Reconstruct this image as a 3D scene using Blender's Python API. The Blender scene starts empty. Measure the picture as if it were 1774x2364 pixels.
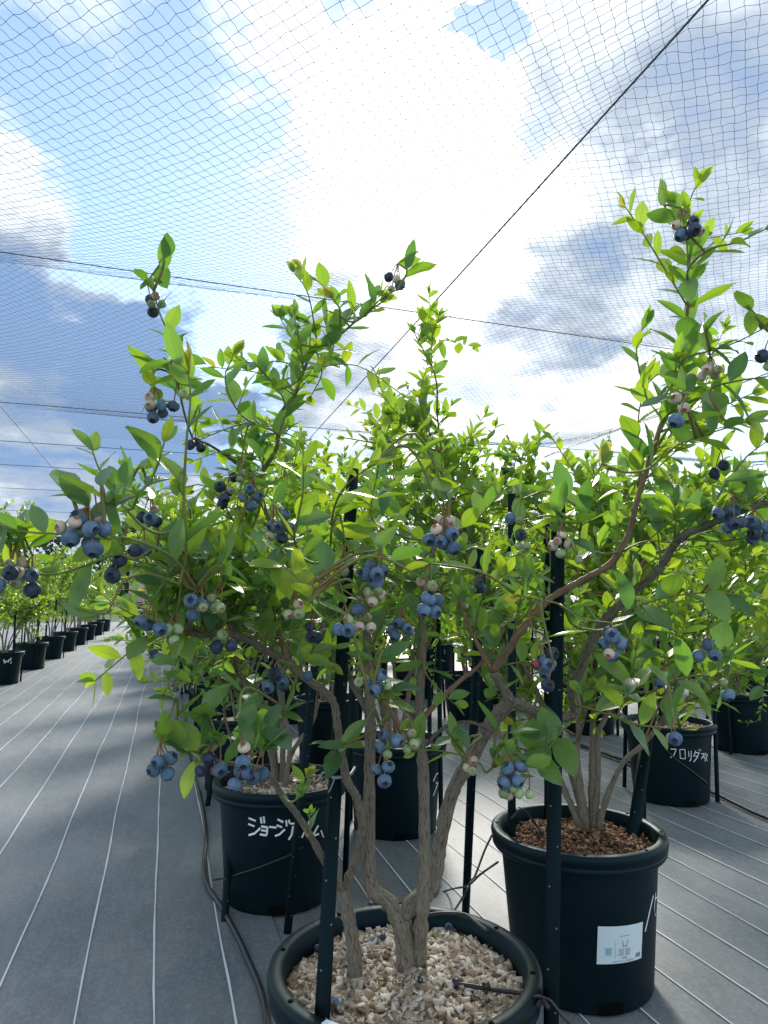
import bpy, math, random
import numpy as np
from mathutils import Matrix, Vector

random.seed(7)
RNG = np.random.default_rng(7)
scene = bpy.context.scene
COL = scene.collection

# ----------------------------------------------------------------- camera
IMW, IMH, FPX, CAMH = 1774.0, 2364.0, 1620.0, 0.987
# rows of M are world X (right), Y (along the rows), Z (up) in camera axes (right, up, forward)
M = np.array([[0.95484708, -0.03694002, 0.29479228],
              [-0.29709772, -0.11872212, 0.9474376],
              [0.0, 0.99224014, 0.12433626]])
CAM = np.array([0, 0, CAMH])
cd = bpy.data.cameras.new('camera'); cam = bpy.data.objects.new('camera', cd); COL.objects.link(cam)
cd.sensor_fit = 'VERTICAL'; cd.sensor_height = 24.0; cd.lens = 24.0 * FPX / IMH
cd.clip_start = 0.05; cd.clip_end = 900
m4 = Matrix.Identity(4)
for r in range(3):
    m4[r][0], m4[r][1], m4[r][2], m4[r][3] = M[r, 0], M[r, 1], -M[r, 2], CAM[r]
cam.matrix_world = m4
scene.camera = cam

def ray(px, py):
    return M @ np.array([(px - IMW / 2) / FPX, -(py - IMH / 2) / FPX, 1.0])
def at(px, py, d):            # point seen at a pixel, at forward depth d (metres)
    return CAM + ray(px, py) * d
def atz(px, py, z=0.0):       # point seen at a pixel, on the level z
    d = ray(px, py); return CAM + d * ((z - CAMH) / d[2])
def toimg(P):
    c = (np.asarray(P) - CAM) @ M
    return np.stack([IMW / 2 + FPX * c[..., 0] / c[..., 2], IMH / 2 - FPX * c[..., 1] / c[..., 2], c[..., 2]], -1)
def unit(v):
    v = np.asarray(v, float); return v / (np.linalg.norm(v) + 1e-12)

# ----------------------------------------------------------------- world: sky with broken cloud
world = bpy.data.worlds.new('World'); scene.world = world; world.use_nodes = True
SUN_DIR = unit(ray(960, 470))
SUN_EL = math.asin(SUN_DIR[2]); SUN_AZ = math.atan2(SUN_DIR[0], SUN_DIR[1])
def build_world():
    nt = world.node_tree; N = nt.nodes; L = nt.links; N.clear()
    def new(t, **k):
        n = N.new(t)
        for a, b in k.items(): setattr(n, a, b)
        return n
    def math_(op, a, b=None, c=None, clamp=False):
        n = new('ShaderNodeMath', operation=op, use_clamp=clamp)
        for i, v in enumerate((a, b, c)):
            if v is None: continue
            if isinstance(v, (int, float)): n.inputs[i].default_value = v
            else: L.new(v, n.inputs[i])
        return n.outputs[0]
    tc = new('ShaderNodeTexCoord')
    D = tc.outputs['Generated']
    sky = new('ShaderNodeTexSky', sky_type='NISHITA', sun_disc=False)
    sky.sun_elevation = SUN_EL; sky.sun_rotation = SUN_AZ
    sky.air_density = 1.0; sky.dust_density = 0.12; sky.ozone_density = 0.5
    # project the direction on a flat cloud deck so that clouds shrink towards the horizon
    sep = new('ShaderNodeSeparateXYZ'); L.new(D, sep.inputs[0])
    zz = math_('ADD', math_('ABSOLUTE', sep.outputs[2]), 0.22)
    dv = new('ShaderNodeCombineXYZ')
    L.new(math_('DIVIDE', sep.outputs[0], zz), dv.inputs[0]); L.new(math_('DIVIDE', sep.outputs[1], zz), dv.inputs[1])
    def noise(scale, detail, rough, dist=0.0, off=(0, 0, 0), vec=None):
        mp = new('ShaderNodeMapping'); mp.inputs['Location'].default_value = off
        L.new(vec or dv.outputs[0], mp.inputs[0])
        n = new('ShaderNodeTexNoise'); n.inputs['Scale'].default_value = scale
        n.inputs['Detail'].default_value = detail; n.inputs['Roughness'].default_value = rough
        n.inputs['Distortion'].default_value = dist
        L.new(mp.outputs[0], n.inputs['Vector']); return n
    n1 = noise(2.2, 9, 0.62, 0.35, (3.1, 1.7, 0)); n2 = noise(5.0, 7, 0.6, 0.2, (0.4, 5.2, 2)); n3 = noise(1.4, 6, 0.55, 0.3, (7.3, 2.2, 1))
    wn = noise(3.0, 6, 0.6, 0.0, (1, 2, 3))
    vs = new('ShaderNodeVectorMath', operation='SUBTRACT'); L.new(wn.outputs['Color'], vs.inputs[0]); vs.inputs[1].default_value = (0.5, 0.5, 0.5)
    vm = new('ShaderNodeVectorMath', operation='SCALE'); L.new(vs.outputs[0], vm.inputs[0]); vm.inputs['Scale'].default_value = 0.42
    va = new('ShaderNodeVectorMath', operation='ADD'); L.new(D, va.inputs[0]); L.new(vm.outputs[0], va.inputs[1])
    vn = new('ShaderNodeVectorMath', operation='NORMALIZE'); L.new(va.outputs[0], vn.inputs[0])
    def blobs(lst):
        acc = None
        for (px, py, rp, w) in lst:
            c = unit(ray(px, py)); r = math.atan(rp / FPX)
            dt = new('ShaderNodeVectorMath', operation='DOT_PRODUCT'); L.new(vn.outputs[0], dt.inputs[0]); dt.inputs[1].default_value = tuple(c)
            mr = new('ShaderNodeMapRange', interpolation_type='SMOOTHSTEP'); mr.clamp = True
            L.new(dt.outputs['Value'], mr.inputs[0])
            mr.inputs[1].default_value = math.cos(r); mr.inputs[2].default_value = math.cos(r * 0.25)
            mr.inputs[3].default_value = 0; mr.inputs[4].default_value = w
            acc = mr.outputs[0] if acc is None else math_('ADD', acc, mr.outputs[0])
        return acc
    # where the deck is thicker / where blue shows
    cover = blobs([(800, 60, 330, .26), (980, 480, 420, .42), (1300, 300, 380, .3), (1600, 500, 420, .3), (70, 400, 150, .55), (20, 560, 130, .5),
                   (130, 60, 170, .3), (200, 800, 380, .45), (120, 1050, 480, .4), (900, 900, 300, .3), (1400, 820, 300, .3), (1700, 100, 300, .25),
                   (1105, 85, 84, -2.0), (1265, 290, 90, -.8), (480, 230, 300, -.06), (600, 430, 230, -.2), (1000, 230, 120, -.15), (330, 330, 330, -.30), (40, 190, 170, -.5), (190, 520, 200, -.55), (440, 590, 260, -.55), (600, 690, 170, -.5), (560, 800, 120, -.3), (860, 10, 60, -.4), (530, 480, 260, -.3)])
    shade = blobs([(150, 790, 330, .36), (30, 660, 150, .15), (430, 880, 300, .34), (150, 1060, 500, .42), (600, 980, 260, .3), (1560, 330, 300, .16), (1650, 520, 330, .22), (1700, 120, 250, .16),
                   (1300, 640, 190, .4), (1150, 700, 150, .2), (1480, 700, 220, .2), (1200, 230, 170, .25), (780, 800, 130, .3),
                   (960, 500, 400, -.62), (760, 200, 400, -.22), (1400, 440, 170, -.3), (1440, 800, 200, -.3), (210, 620, 120, -.3)])
    f = math_('ADD', math_('MULTIPLY', n1.outputs[0], 1.25), math_('MULTIPLY', n2.outputs[0], 0.35))
    f = math_('ADD', math_('SUBTRACT', f, 0.30), cover)
    mr = new('ShaderNodeMapRange', interpolation_type='SMOOTHSTEP'); L.new(f, mr.inputs[0])
    mr.inputs[1].default_value = 0.10; mr.inputs[2].default_value = 0.84; mr.inputs[3].default_value = 0.0; mr.inputs[4].default_value = 1.0
    mask = mr.outputs[0]
    s = math_('ADD', math_('MULTIPLY', math_('SUBTRACT', n3.outputs[0], 0.27), 0.9), shade)
    s = math_('ADD', s, math_('MULTIPLY', math_('SUBTRACT', n2.outputs[0], 0.5), 1.15), clamp=True)
    ramp = new('ShaderNodeValToRGB'); L.new(s, ramp.inputs[0])
    cr = ramp.color_ramp; cr.elements[0].position = 0.0; cr.elements[0].color = (1.0, 1.0, 1.0, 1)
    cr.elements[1].position = 1.0; cr.elements[1].color = (0.17, 0.27, 0.45, 1)
    e = cr.elements.new(0.12); e.color = (0.78, 0.82, 0.86, 1)
    e = cr.elements.new(0.32); e.color = (0.55, 0.61, 0.68, 1)
    e = cr.elements.new(0.6); e.color = (0.315, 0.38, 0.47, 1)
    b1 = new('ShaderNodeBackground'); L.new(sky.outputs[0], b1.inputs[0]); b1.inputs[1].default_value = SKY_STRENGTH
    b2 = new('ShaderNodeBackground'); L.new(ramp.outputs[0], b2.inputs[0]); b2.inputs[1].default_value = CLOUD_STRENGTH
    mx = new('ShaderNodeMixShader'); L.new(mask, mx.inputs[0]); L.new(b1.outputs[0], mx.inputs[1]); L.new(b2.outputs[0], mx.inputs[2])
    out = new('ShaderNodeOutputWorld'); L.new(mx.outputs[0], out.inputs[0])
SKY_STRENGTH = 0.125
CLOUD_STRENGTH = 0.82
build_world()

sun_d = bpy.data.lights.new('sun', 'SUN'); sun = bpy.data.objects.new('sun', sun_d); COL.objects.link(sun)
sun_d.energy = 3.0; sun_d.angle = math.radians(11); sun_d.color = (1.0, 0.95, 0.86)
sun.rotation_euler = Vector(tuple(SUN_DIR)).to_track_quat('Z', 'Y').to_euler()
vsx = scene.view_settings
vsx.view_transform = 'Standard'; vsx.look = 'None'; vsx.exposure = 1.05; vsx.gamma = 1.0; vsx.use_curve_mapping = False
cy = scene.cycles
cy.max_bounces = 6; cy.diffuse_bounces = 3; cy.glossy_bounces = 3; cy.transmission_bounces = 4; cy.transparent_max_bounces = 24
cy.caustics_reflective = False; cy.caustics_refractive = False

# ----------------------------------------------------------------- materials
MATS = {}
def mat(name, base, rough=0.6, spec=0.4, var=None, attr=None, noise=None, bump=None, coord='Object', transl=None, metal=0.0, extra=None):
    """attr: list of (pos, colour) ramp driven by the mesh attribute 'rnd'; noise: (scale, colour2, amount)"""
    m = bpy.data.materials.new(name); m.use_nodes = True
    nt = m.node_tree; N = nt.nodes; L = nt.links
    b = N['Principled BSDF']
    b.inputs['Roughness'].default_value = rough; b.inputs['Specular IOR Level'].default_value = spec; b.inputs['Metallic'].default_value = metal
    b.inputs['Base Color'].default_value = (*base, 1)
    col = None
    tc = N.new('ShaderNodeTexCoord')
    if coord == 'tc':
        tc = N.new('ShaderNodeAttribute'); tc.attribute_name = 'tc'; coord = 'Vector'
    if attr:
        a = N.new('ShaderNodeAttribute'); a.attribute_name = 'rnd'
        r = N.new('ShaderNodeValToRGB'); L.new(a.outputs['Fac'], r.inputs[0])
        els = r.color_ramp.elements
        els[0].position = attr[0][0]; els[0].color = (*attr[0][1], 1); els[1].position = attr[-1][0]; els[1].color = (*attr[-1][1], 1)
        for p, c in attr[1:-1]:
            q = els.new(p); q.color = (*c, 1)
        col = r.outputs[0]
    if noise:
        for (sc, c2, amt, lo, hi) in (noise if isinstance(noise, list) else [noise]):
            n = N.new('ShaderNodeTexNoise'); n.inputs['Scale'].default_value = 1.0; n.inputs['Detail'].default_value = 6; n.inputs['Roughness'].default_value = .65
            mp = N.new('ShaderNodeMapping'); L.new(tc.outputs[coord], mp.inputs[0])
            mp.inputs['Scale'].default_value = sc if isinstance(sc, tuple) else (sc, sc, sc)
            L.new(mp.outputs[0], n.inputs['Vector'])
            mr = N.new('ShaderNodeMapRange'); L.new(n.outputs[0], mr.inputs[0]); mr.inputs[1].default_value = lo; mr.inputs[2].default_value = hi; mr.inputs[4].default_value = amt
            mx = N.new('ShaderNodeMix'); mx.data_type = 'RGBA'; L.new(mr.outputs[0], mx.inputs['Factor'])
            if col is None: mx.inputs['A'].default_value = (*base, 1)
            else: L.new(col, mx.inputs['A'])
            mx.inputs['B'].default_value = (*c2, 1); col = mx.outputs['Result']
    if col is not None: L.new(col, b.inputs['Base Color'])
    if bump:
        sc, st, ds = bump
        n = N.new('ShaderNodeTexNoise'); n.inputs['Scale'].default_value = 1.0; n.inputs['Detail'].default_value = 5
        mp = N.new('ShaderNodeMapping'); L.new(tc.outputs[coord], mp.inputs[0]); mp.inputs['Scale'].default_value = sc if isinstance(sc, tuple) else (sc, sc, sc)
        L.new(mp.outputs[0], n.inputs['Vector'])
        bp = N.new('ShaderNodeBump'); bp.inputs['Strength'].default_value = st; bp.inputs['Distance'].default_value = ds
        L.new(n.outputs[0], bp.inputs['Height']); L.new(bp.outputs[0], b.inputs['Normal'])
    MATS[name] = m
    return m

def leaf_material():
    m = bpy.data.materials.new('leaf'); m.use_nodes = True
    nt = m.node_tree; N = nt.nodes; L = nt.links
    b = N['Principled BSDF']; out = N['Material Output']
    a = N.new('ShaderNodeAttribute'); a.attribute_name = 'rnd'
    def ramp(els):
        r = N.new('ShaderNodeValToRGB'); L.new(a.outputs['Fac'], r.inputs[0]); e = r.color_ramp.elements
        e[0].position, e[0].color = els[0][0], (*els[0][1], 1); e[1].position, e[1].color = els[-1][0], (*els[-1][1], 1)
        for p, c in els[1:-1]:
            q = e.new(p); q.color = (*c, 1)
        return r.outputs[0]
    top = ramp([(0, (.055, .135, .078)), (.35, (.080, .190, .078)), (.7, (.14, .28, .036)), (.9, (.24, .36, .030)), (1, (.34, .25, .05))])
    tra = ramp([(0, (.13, .32, .03)), (.35, (.24, .48, .02)), (.7, (.42, .64, .015)), (.9, (.56, .70, .02)), (1, (.58, .40, .06))])
    uv = N.new('ShaderNodeUVMap'); uv.uv_map = 'UVMap'
    sp = N.new('ShaderNodeSeparateXYZ'); L.new(uv.outputs[0], sp.inputs[0])
    def mth(op, x, y=None):
        n = N.new('ShaderNodeMath'); n.operation = op
        for i, v in enumerate((x, y)):
            if v is None: continue
            if isinstance(v, (int, float)): n.inputs[i].default_value = v
            else: L.new(v, n.inputs[i])
        return n.outputs[0]
    au = mth('ABSOLUTE', mth('SUBTRACT', sp.outputs[0], .5))          # 0 at midrib .. 0.5 at edge
    rib = N.new('ShaderNodeMapRange'); L.new(au, rib.inputs[0]); rib.inputs[1].default_value = .012; rib.inputs[2].default_value = .05; rib.inputs[3].default_value = 1; rib.inputs[4].default_value = 0
    vein = mth('PINGPONG', mth('SUBTRACT', mth('MULTIPLY', sp.outputs[1], 7.0), mth('MULTIPLY', au, 5.0)), .5)
    vr = N.new('ShaderNodeMapRange'); L.new(vein, vr.inputs[0]); vr.inputs[1].default_value = 0.0; vr.inputs[2].default_value = .07; vr.inputs[3].default_value = .45; vr.inputs[4].default_value = 0
    vv = mth('MAXIMUM', rib.outputs[0], vr.outputs[0])
    def veined(c, light):
        x = N.new('ShaderNodeMix'); x.data_type = 'RGBA'; x.inputs['B'].default_value = (*light, 1)
        f = mth('MULTIPLY', vv, .45); L.new(f, x.inputs['Factor']); L.new(c, x.inputs['A']); return x.outputs['Result']
    ct = veined(top, (.22, .34, .12)); cb = veined(tra, (.10, .2, .02))
    # paler, matt underside
    tco = N.new('ShaderNodeTexCoord'); nz = N.new('ShaderNodeTexNoise'); nz.inputs['Scale'].default_value = 2.2; nz.inputs['Detail'].default_value = 5
    L.new(tco.outputs['Object'], nz.inputs['Vector'])
    hs = N.new('ShaderNodeHueSaturation'); hv = N.new('ShaderNodeMapRange'); L.new(nz.outputs[0], hv.inputs[0]); hv.inputs[1].default_value = .3; hv.inputs[2].default_value = .7; hv.inputs[3].default_value = .72; hv.inputs[4].default_value = 1.22
    L.new(hv.outputs[0], hs.inputs['Value']); L.new(ct, hs.inputs['Color']); ct = hs.outputs[0]
    g = N.new('ShaderNodeNewGeometry')
    und = N.new('ShaderNodeMix'); und.data_type = 'RGBA'; L.new(g.outputs['Backfacing'], und.inputs['Factor']); L.new(ct, und.inputs['A'])
    pale = N.new('ShaderNodeMix'); pale.data_type = 'RGBA'; pale.inputs['Factor'].default_value = .42; L.new(ct, pale.inputs['A']); pale.inputs['B'].default_value = (.17, .27, .16, 1)
    L.new(pale.outputs['Result'], und.inputs['B'])
    L.new(und.outputs['Result'], b.inputs['Base Color'])
    rr = N.new('ShaderNodeMapRange'); L.new(g.outputs['Backfacing'], rr.inputs[0]); rr.inputs[3].default_value = .38; rr.inputs[4].default_value = .7; L.new(rr.outputs[0], b.inputs['Roughness'])
    b.inputs['Specular IOR Level'].default_value = 1.0
    bp = N.new('ShaderNodeBump'); bp.inputs['Strength'].default_value = .35; bp.inputs['Distance'].default_value = .0012; bp.invert = True
    L.new(vv, bp.inputs['Height']); L.new(bp.outputs[0], b.inputs['Normal'])
    t = N.new('ShaderNodeBsdfTranslucent'); L.new(cb, t.inputs[0])
    mx = N.new('ShaderNodeMixShader'); mx.inputs[0].default_value = .45
    L.new(b.outputs[0], mx.inputs[1]); L.new(t.outputs[0], mx.inputs[2]); L.new(mx.outputs[0], out.inputs[0])
    MATS['leaf'] = m

def berry_material(name, c1, c2, tip, rough):
    m = bpy.data.materials.new(name); m.use_nodes = True
    nt = m.node_tree; N = nt.nodes; L = nt.links; b = N['Principled BSDF']
    tc = N.new('ShaderNodeTexCoord'); oi = N.new('ShaderNodeObjectInfo')
    n = N.new('ShaderNodeTexNoise'); n.inputs['Scale'].default_value = 1.6; n.inputs['Detail'].default_value = 5; n.noise_dimensions = '4D'
    L.new(tc.outputs['Object'], n.inputs['Vector'])
    w = N.new('ShaderNodeMath'); w.operation = 'MULTIPLY'; L.new(oi.outputs['Random'], w.inputs[0]); w.inputs[1].default_value = 40; L.new(w.outputs[0], n.inputs['W'])
    mr = N.new('ShaderNodeMapRange'); L.new(n.outputs[0], mr.inputs[0]); mr.inputs[1].default_value = .3; mr.inputs[2].default_value = .7
    mx = N.new('ShaderNodeMix'); mx.data_type = 'RGBA'; L.new(mr.outputs[0], mx.inputs['Factor']); mx.inputs['A'].default_value = (*c1, 1); mx.inputs['B'].default_value = (*c2, 1)
    hs = N.new('ShaderNodeHueSaturation'); hv = N.new('ShaderNodeMapRange'); L.new(oi.outputs['Random'], hv.inputs[0]); hv.inputs[3].default_value = .55; hv.inputs[4].default_value = 1.15
    L.new(hv.outputs[0], hs.inputs['Value']); L.new(mx.outputs['Result'], hs.inputs['Color'])
    a = N.new('ShaderNodeAttribute'); a.attribute_name = 'tip'
    m2 = N.new('ShaderNodeMix'); m2.data_type = 'RGBA'; L.new(a.outputs['Fac'], m2.inputs['Factor']); L.new(hs.outputs[0], m2.inputs['A']); m2.inputs['B'].default_value = (*tip, 1)
    L.new(m2.outputs['Result'], b.inputs['Base Color'])
    b.inputs['Roughness'].default_value = rough; b.inputs['Specular IOR Level'].default_value = .35
    MATS[name] = m

leaf_material()
berry_material('berry_ripe', (.060, .125, .225), (.165, .25, .375), (.018, .03, .06), .62)
berry_material('berry_dark', (.022, .034, .07), (.06, .09, .17), (.01, .014, .02), .5)
berry_material('berry_green', (.28, .40, .19), (.42, .50, .30), (.30, .22, .10), .5)
berry_material('berry_pink', (.50, .40, .31), (.62, .55, .45), (.32, .14, .08), .5)
berry_material('berry_red', (.22, .05, .07), (.33, .12, .13), (.07, .03, .03), .5)
mat('bark', (.225, .195, .16), .9, .2, coord='tc', noise=[((4.5, 4.5, 60), (.06, .05, .038), .9, .50, .62), ((1.2, 1.2, 9), (.15, .165, .085), .5, .5, .7), ((10, 10, 150), (.48, .44, .38), .6, .54, .68)], bump=((6, 6, 75), .9, .0045))
mat('bark_young', (.27, .165, .105), .7, .3, coord='tc', noise=[((2.5, 2.5, 30), (.09, .055, .04), .8, .45, .62), ((1.5, 1.5, 14), (.24, .20, .15), .7, .5, .65)], bump=((3, 3, 40), .6, .003))
mat('twig', (.17, .22, .06), .6, .3, noise=((25, 25, 25), (.20, .11, .05), .8, .45, .62))
mat('stalk', (.24, .20, .09), .6, .3, noise=((30, 30, 30), (.28, .12, .07), .8, .42, .6))
mat('pot', (.0012, .0060, .0095), .5, .3, noise=[((7, 7, 7), (.005, .011, .0145), .7, .48, .75), ((40, 40, 4), (.010, .016, .019), .4, .55, .8)], bump=((50, 50, 50), .15, .002))
mat('pot_hole', (.002, .002, .002), .8, .1)
mat('stake', (.0010, .0042, .0068), .5, .2, noise=((12, 12, 4), (.004, .0085, .0115), .7, .45, .7), bump=((60, 60, 20), .1, .001))
for k_ in ('pot', 'stake'): MATS[k_].node_tree.nodes['Principled BSDF'].inputs['Specular Tint'].default_value = (.45, .85, 1.0, 1)
mat('stake_hole', (.16, .18, .19), .6, .3)
mat('hose', (.014, .016, .018), .45, .5, noise=((30, 30, 30), (.06, .06, .055), .5, .5, .75))
mat('steel_cable', (.10, .10, .115), .5, .5, metal=.4)
mat('pole', (.30, .31, .32), .45, .5, metal=.6)
mat('tape', (.24, .28, .31), .4, .5)
mat('chalk', (.74, .78, .80), .8, .2)
mat('label_paper', (.68, .80, .86), .45, .4, noise=((30, 30, 30), (.55, .68, .76), .5, .5, .7))
mat('label_ink', (.05, .07, .09), .6, .3)
mat('label_tint', (.30, .50, .60), .5, .3)
mat('chip', (.4, .3, .2), .9, .15, attr=[(0, (.15, .10, .065)), (.25, (.34, .25, .165)), (.55, (.53, .43, .33)), (.85, (.68, .59, .49)), (1, (.80, .74, .64))], noise=((120, 25, 120), (.20, .155, .12), .45, .5, .7), bump=((220, 40, 220), .8, .0015))
mat('bark_chip', (.2, .1, .06), .9, .15, attr=[(0, (.05, .03, .02)), (.4, (.14, .075, .045)), (.75, (.24, .14, .085)), (1, (.38, .25, .17))], bump=((220, 60, 220), .8, .0015))
mat('soil', (.07, .05, .035), .95, .1, noise=((40, 40, 40), (.15, .11, .08), .8, .4, .65), bump=((120, 120, 120), 1, .006))
mat('moss', (.16, .24, .06), .9, .1, attr=[(0, (.10, .17, .04)), (1, (.30, .38, .14))])
mat('net_thread', (.06, .07, .095), .7, .2)
mat('white_thread', (.62, .65, .67), .8, .2)
mat('skin', (.50, .31, .22), .55, .35)
mat('shirt', (.55, .36, .36), .85, .2)
mat('shorts', (.03, .04, .07), .85, .2)
mat('shoe', (.02, .02, .022), .7, .3)
mat('hair', (.012, .010, .009), .6, .3)
mat('earth', (.10, .115, .06), .95, .1, noise=((.4, .4, .4), (.06, .10, .03), .8, .4, .6))

def mat_ground():
    m = bpy.data.materials.new('weed_mat'); m.use_nodes = True
    nt = m.node_tree; N = nt.nodes; L = nt.links; b = N['Principled BSDF']
    tc = N.new('ShaderNodeTexCoord')
    def noi(sc, det=6, rough=.65):
        mp = N.new('ShaderNodeMapping'); L.new(tc.outputs['Object'], mp.inputs[0]); mp.inputs['Scale'].default_value = sc
        n = N.new('ShaderNodeTexNoise'); n.inputs['Scale'].default_value = 1; n.inputs['Detail'].default_value = det; n.inputs['Roughness'].default_value = rough
        L.new(mp.outputs[0], n.inputs['Vector']); return n.outputs[0]
    def mrange(v, a, c, lo, hi):
        r = N.new('ShaderNodeMapRange'); L.new(v, r.inputs[0]); r.inputs[1].default_value = a; r.inputs[2].default_value = c; r.inputs[3].default_value = lo; r.inputs[4].default_value = hi; return r.outputs[0]
    def mix(fac, A, B):
        x = N.new('ShaderNodeMix'); x.data_type = 'RGBA'; L.new(fac, x.inputs['Factor'])
        for k, v in (('A', A), ('B', B)):
            if isinstance(v, tuple): x.inputs[k].default_value = (*v, 1)
            else: L.new(v, x.inputs[k])
        return x.outputs['Result']
    c = mix(mrange(noi((2.2, .9, 1)), .40, .62, 0, 1), (.098, .118, .132), (.185, .205, .215))
    c = mix(mrange(noi((5, 3, 1)), .52, .72, 0, .7), c, (.215, .212, .185))      # dry dust and algae
    c = mix(mrange(noi((26, 8, 1), 8, .7), .50, .72, 0, .55), c, (.26, .285, .30))
    c = mix(mrange(noi((90, 45, 1), 6, .75), .44, .70, 0, .6), c, (.30, .33, .345))
    c = mix(mrange(noi((55, 120, 1), 6, .75), .50, .72, 0, .55), c, (.06, .072, .082))
    c = mix(mrange(noi((420, 60, 1), 3), .42, .66, 0, .45), c, (.055, .066, .075))  # weft
    c = mix(mrange(noi((60, 420, 1), 3), .45, .68, 0, .45), c, (.20, .22, .235))   # warp
    L.new(c, b.inputs['Base Color'])
    b.inputs['Roughness'].default_value = .55; b.inputs['Specular IOR Level'].default_value = .5
    wv = N.new('ShaderNodeTexWave'); wv.wave_type = 'BANDS'; wv.bands_direction = 'Y'; wv.inputs['Scale'].default_value = 90; wv.inputs['Distortion'].default_value = 1.5
    L.new(tc.outputs['Object'], wv.inputs['Vector'])
    ad = N.new('ShaderNodeMath'); ad.operation = 'ADD'; L.new(wv.outputs['Fac'], ad.inputs[0]); L.new(noi((300, 80, 1), 4), ad.inputs[1])
    bp = N.new('ShaderNodeBump'); bp.inputs['Strength'].default_value = .35; bp.inputs['Distance'].default_value = .0015
    L.new(ad.outputs[0], bp.inputs['Height']); 
    b2 = N.new('ShaderNodeBump'); b2.inputs['Strength'].default_value = .5; b2.inputs['Distance'].default_value = .03
    L.new(noi((2.5, 1.2, 1), 3), b2.inputs['Height']); L.new(b2.outputs[0], bp.inputs['Normal'])
    L.new(bp.outputs[0], b.inputs['Normal'])
    MATS['weed_mat'] = m
mat_ground()

def mat_net_far():
    m = bpy.data.materials.new('net_far'); m.use_nodes = True
    nt = m.node_tree; N = nt.nodes; L = nt.links; b = N['Principled BSDF']; out = N['Material Output']
    b.inputs['Base Color'].default_value = (.075, .08, .10, 1); b.inputs['Roughness'].default_value = .7
    tc = N.new('ShaderNodeTexCoord')
    mp = N.new('ShaderNodeMapping'); mp.inputs['Rotation'].default_value = (0, 0, math.radians(45)); L.new(tc.outputs['Object'], mp.inputs[0])
    sp = N.new('ShaderNodeSeparateXYZ'); L.new(mp.outputs[0], sp.inputs[0])
    def line(v):
        p = N.new('ShaderNodeMath'); p.operation = 'PINGPONG'; L.new(v, p.inputs[0]); p.inputs[1].default_value = CELL / 2
        q = N.new('ShaderNodeMath'); q.operation = 'LESS_THAN'; L.new(p.outputs[0], q.inputs[0]); q.inputs[1].default_value = THREAD; return q.outputs[0]
    mx_ = N.new('ShaderNodeMath'); mx_.operation = 'MAXIMUM'; L.new(line(sp.outputs[0]), mx_.inputs[0]); L.new(line(sp.outputs[1]), mx_.inputs[1])
    tr = N.new('ShaderNodeBsdfTransparent')
    mx = N.new('ShaderNodeMixShader'); L.new(mx_.outputs[0], mx.inputs[0]); L.new(tr.outputs[0], mx.inputs[1]); L.new(b.outputs[0], mx.inputs[2]); L.new(mx.outputs[0], out.inputs[0])
    MATS['net_far'] = m
CELL, THREAD = 0.030, 0.0005
mat_net_far()

# ----------------------------------------------------------------- mesh and object helpers
def mesh(name, V, F, material=None, smooth=False, rnd=None, uv=None, tip=None, tc=None):
    """F: list of int arrays (k,3)/(k,4) or one array"""
    V = np.asarray(V, np.float32).reshape(-1, 3)
    if isinstance(F, np.ndarray): F = [F]
    F = [np.asarray(f, np.int32) for f in F if len(f)]
    me = bpy.data.meshes.new(name)
    me.vertices.add(len(V)); me.vertices.foreach_set('co', V.ravel())
    nl = sum(f.size for f in F); npol = sum(len(f) for f in F)
    me.loops.add(nl); me.polygons.add(npol)
    li = np.concatenate([f.ravel() for f in F])
    tot = np.concatenate([np.full(len(f), f.shape[1], np.int32) for f in F])
    st = np.concatenate([[0], np.cumsum(tot)[:-1]]).astype(np.int32)
    me.loops.foreach_set('vertex_index', li); me.polygons.foreach_set('loop_start', st)
    if smooth: me.polygons.foreach_set('use_smooth', np.ones(npol, bool))
    if rnd is not None:
        a = me.attributes.new('rnd', 'FLOAT', 'POINT'); a.data.foreach_set('value', np.broadcast_to(np.asarray(rnd, np.float32), (len(V),)).copy())
    if tc is not None:
        a = me.attributes.new('tc', 'FLOAT_VECTOR', 'POINT'); a.data.foreach_set('vector', np.asarray(tc, np.float32).ravel())
    if tip is not None:
        a = me.attributes.new('tip', 'FLOAT', 'POINT'); a.data.foreach_set('value', np.asarray(tip, np.float32))
    if uv is not None:
        u = me.uv_layers.new(name='UVMap'); u.data.foreach_set('uv', np.asarray(uv, np.float32)[li].ravel())
    if material: me.materials.append(MATS[material])
    me.update(calc_edges=True)
    if not smooth: pass
    return me

WO = {}      # world origin of every object that parents something
def obj(name, me, loc=(0, 0, 0), parent=None, kind=None):
    o = bpy.data.objects.new(name, me); COL.objects.link(o)
    loc = np.asarray(loc, float)
    if parent is not None:
        o.parent = parent; o.location = tuple(loc - WO[parent.name])
    else: o.location = tuple(loc)
    WO[o.name] = loc
    if kind: o['kind'] = kind
    return o
def tag(o, label, cat, group=None):
    o['label'] = label; o['category'] = cat
    if group: o['group'] = group
    return o
def thing(name, label, cat, loc, group=None):
    return tag(obj(name, None, loc), label, cat, group)
def part(name, V, F, material, parent=None, origin=None, kind=None, **k):
    """V in world coordinates"""
    V = np.asarray(V, float).reshape(-1, 3)
    if origin is None: origin = WO[parent.name] if parent is not None else np.zeros(3)
    return obj(name, mesh(name, V - np.asarray(origin), F, material, **k), origin, parent, kind)

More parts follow.
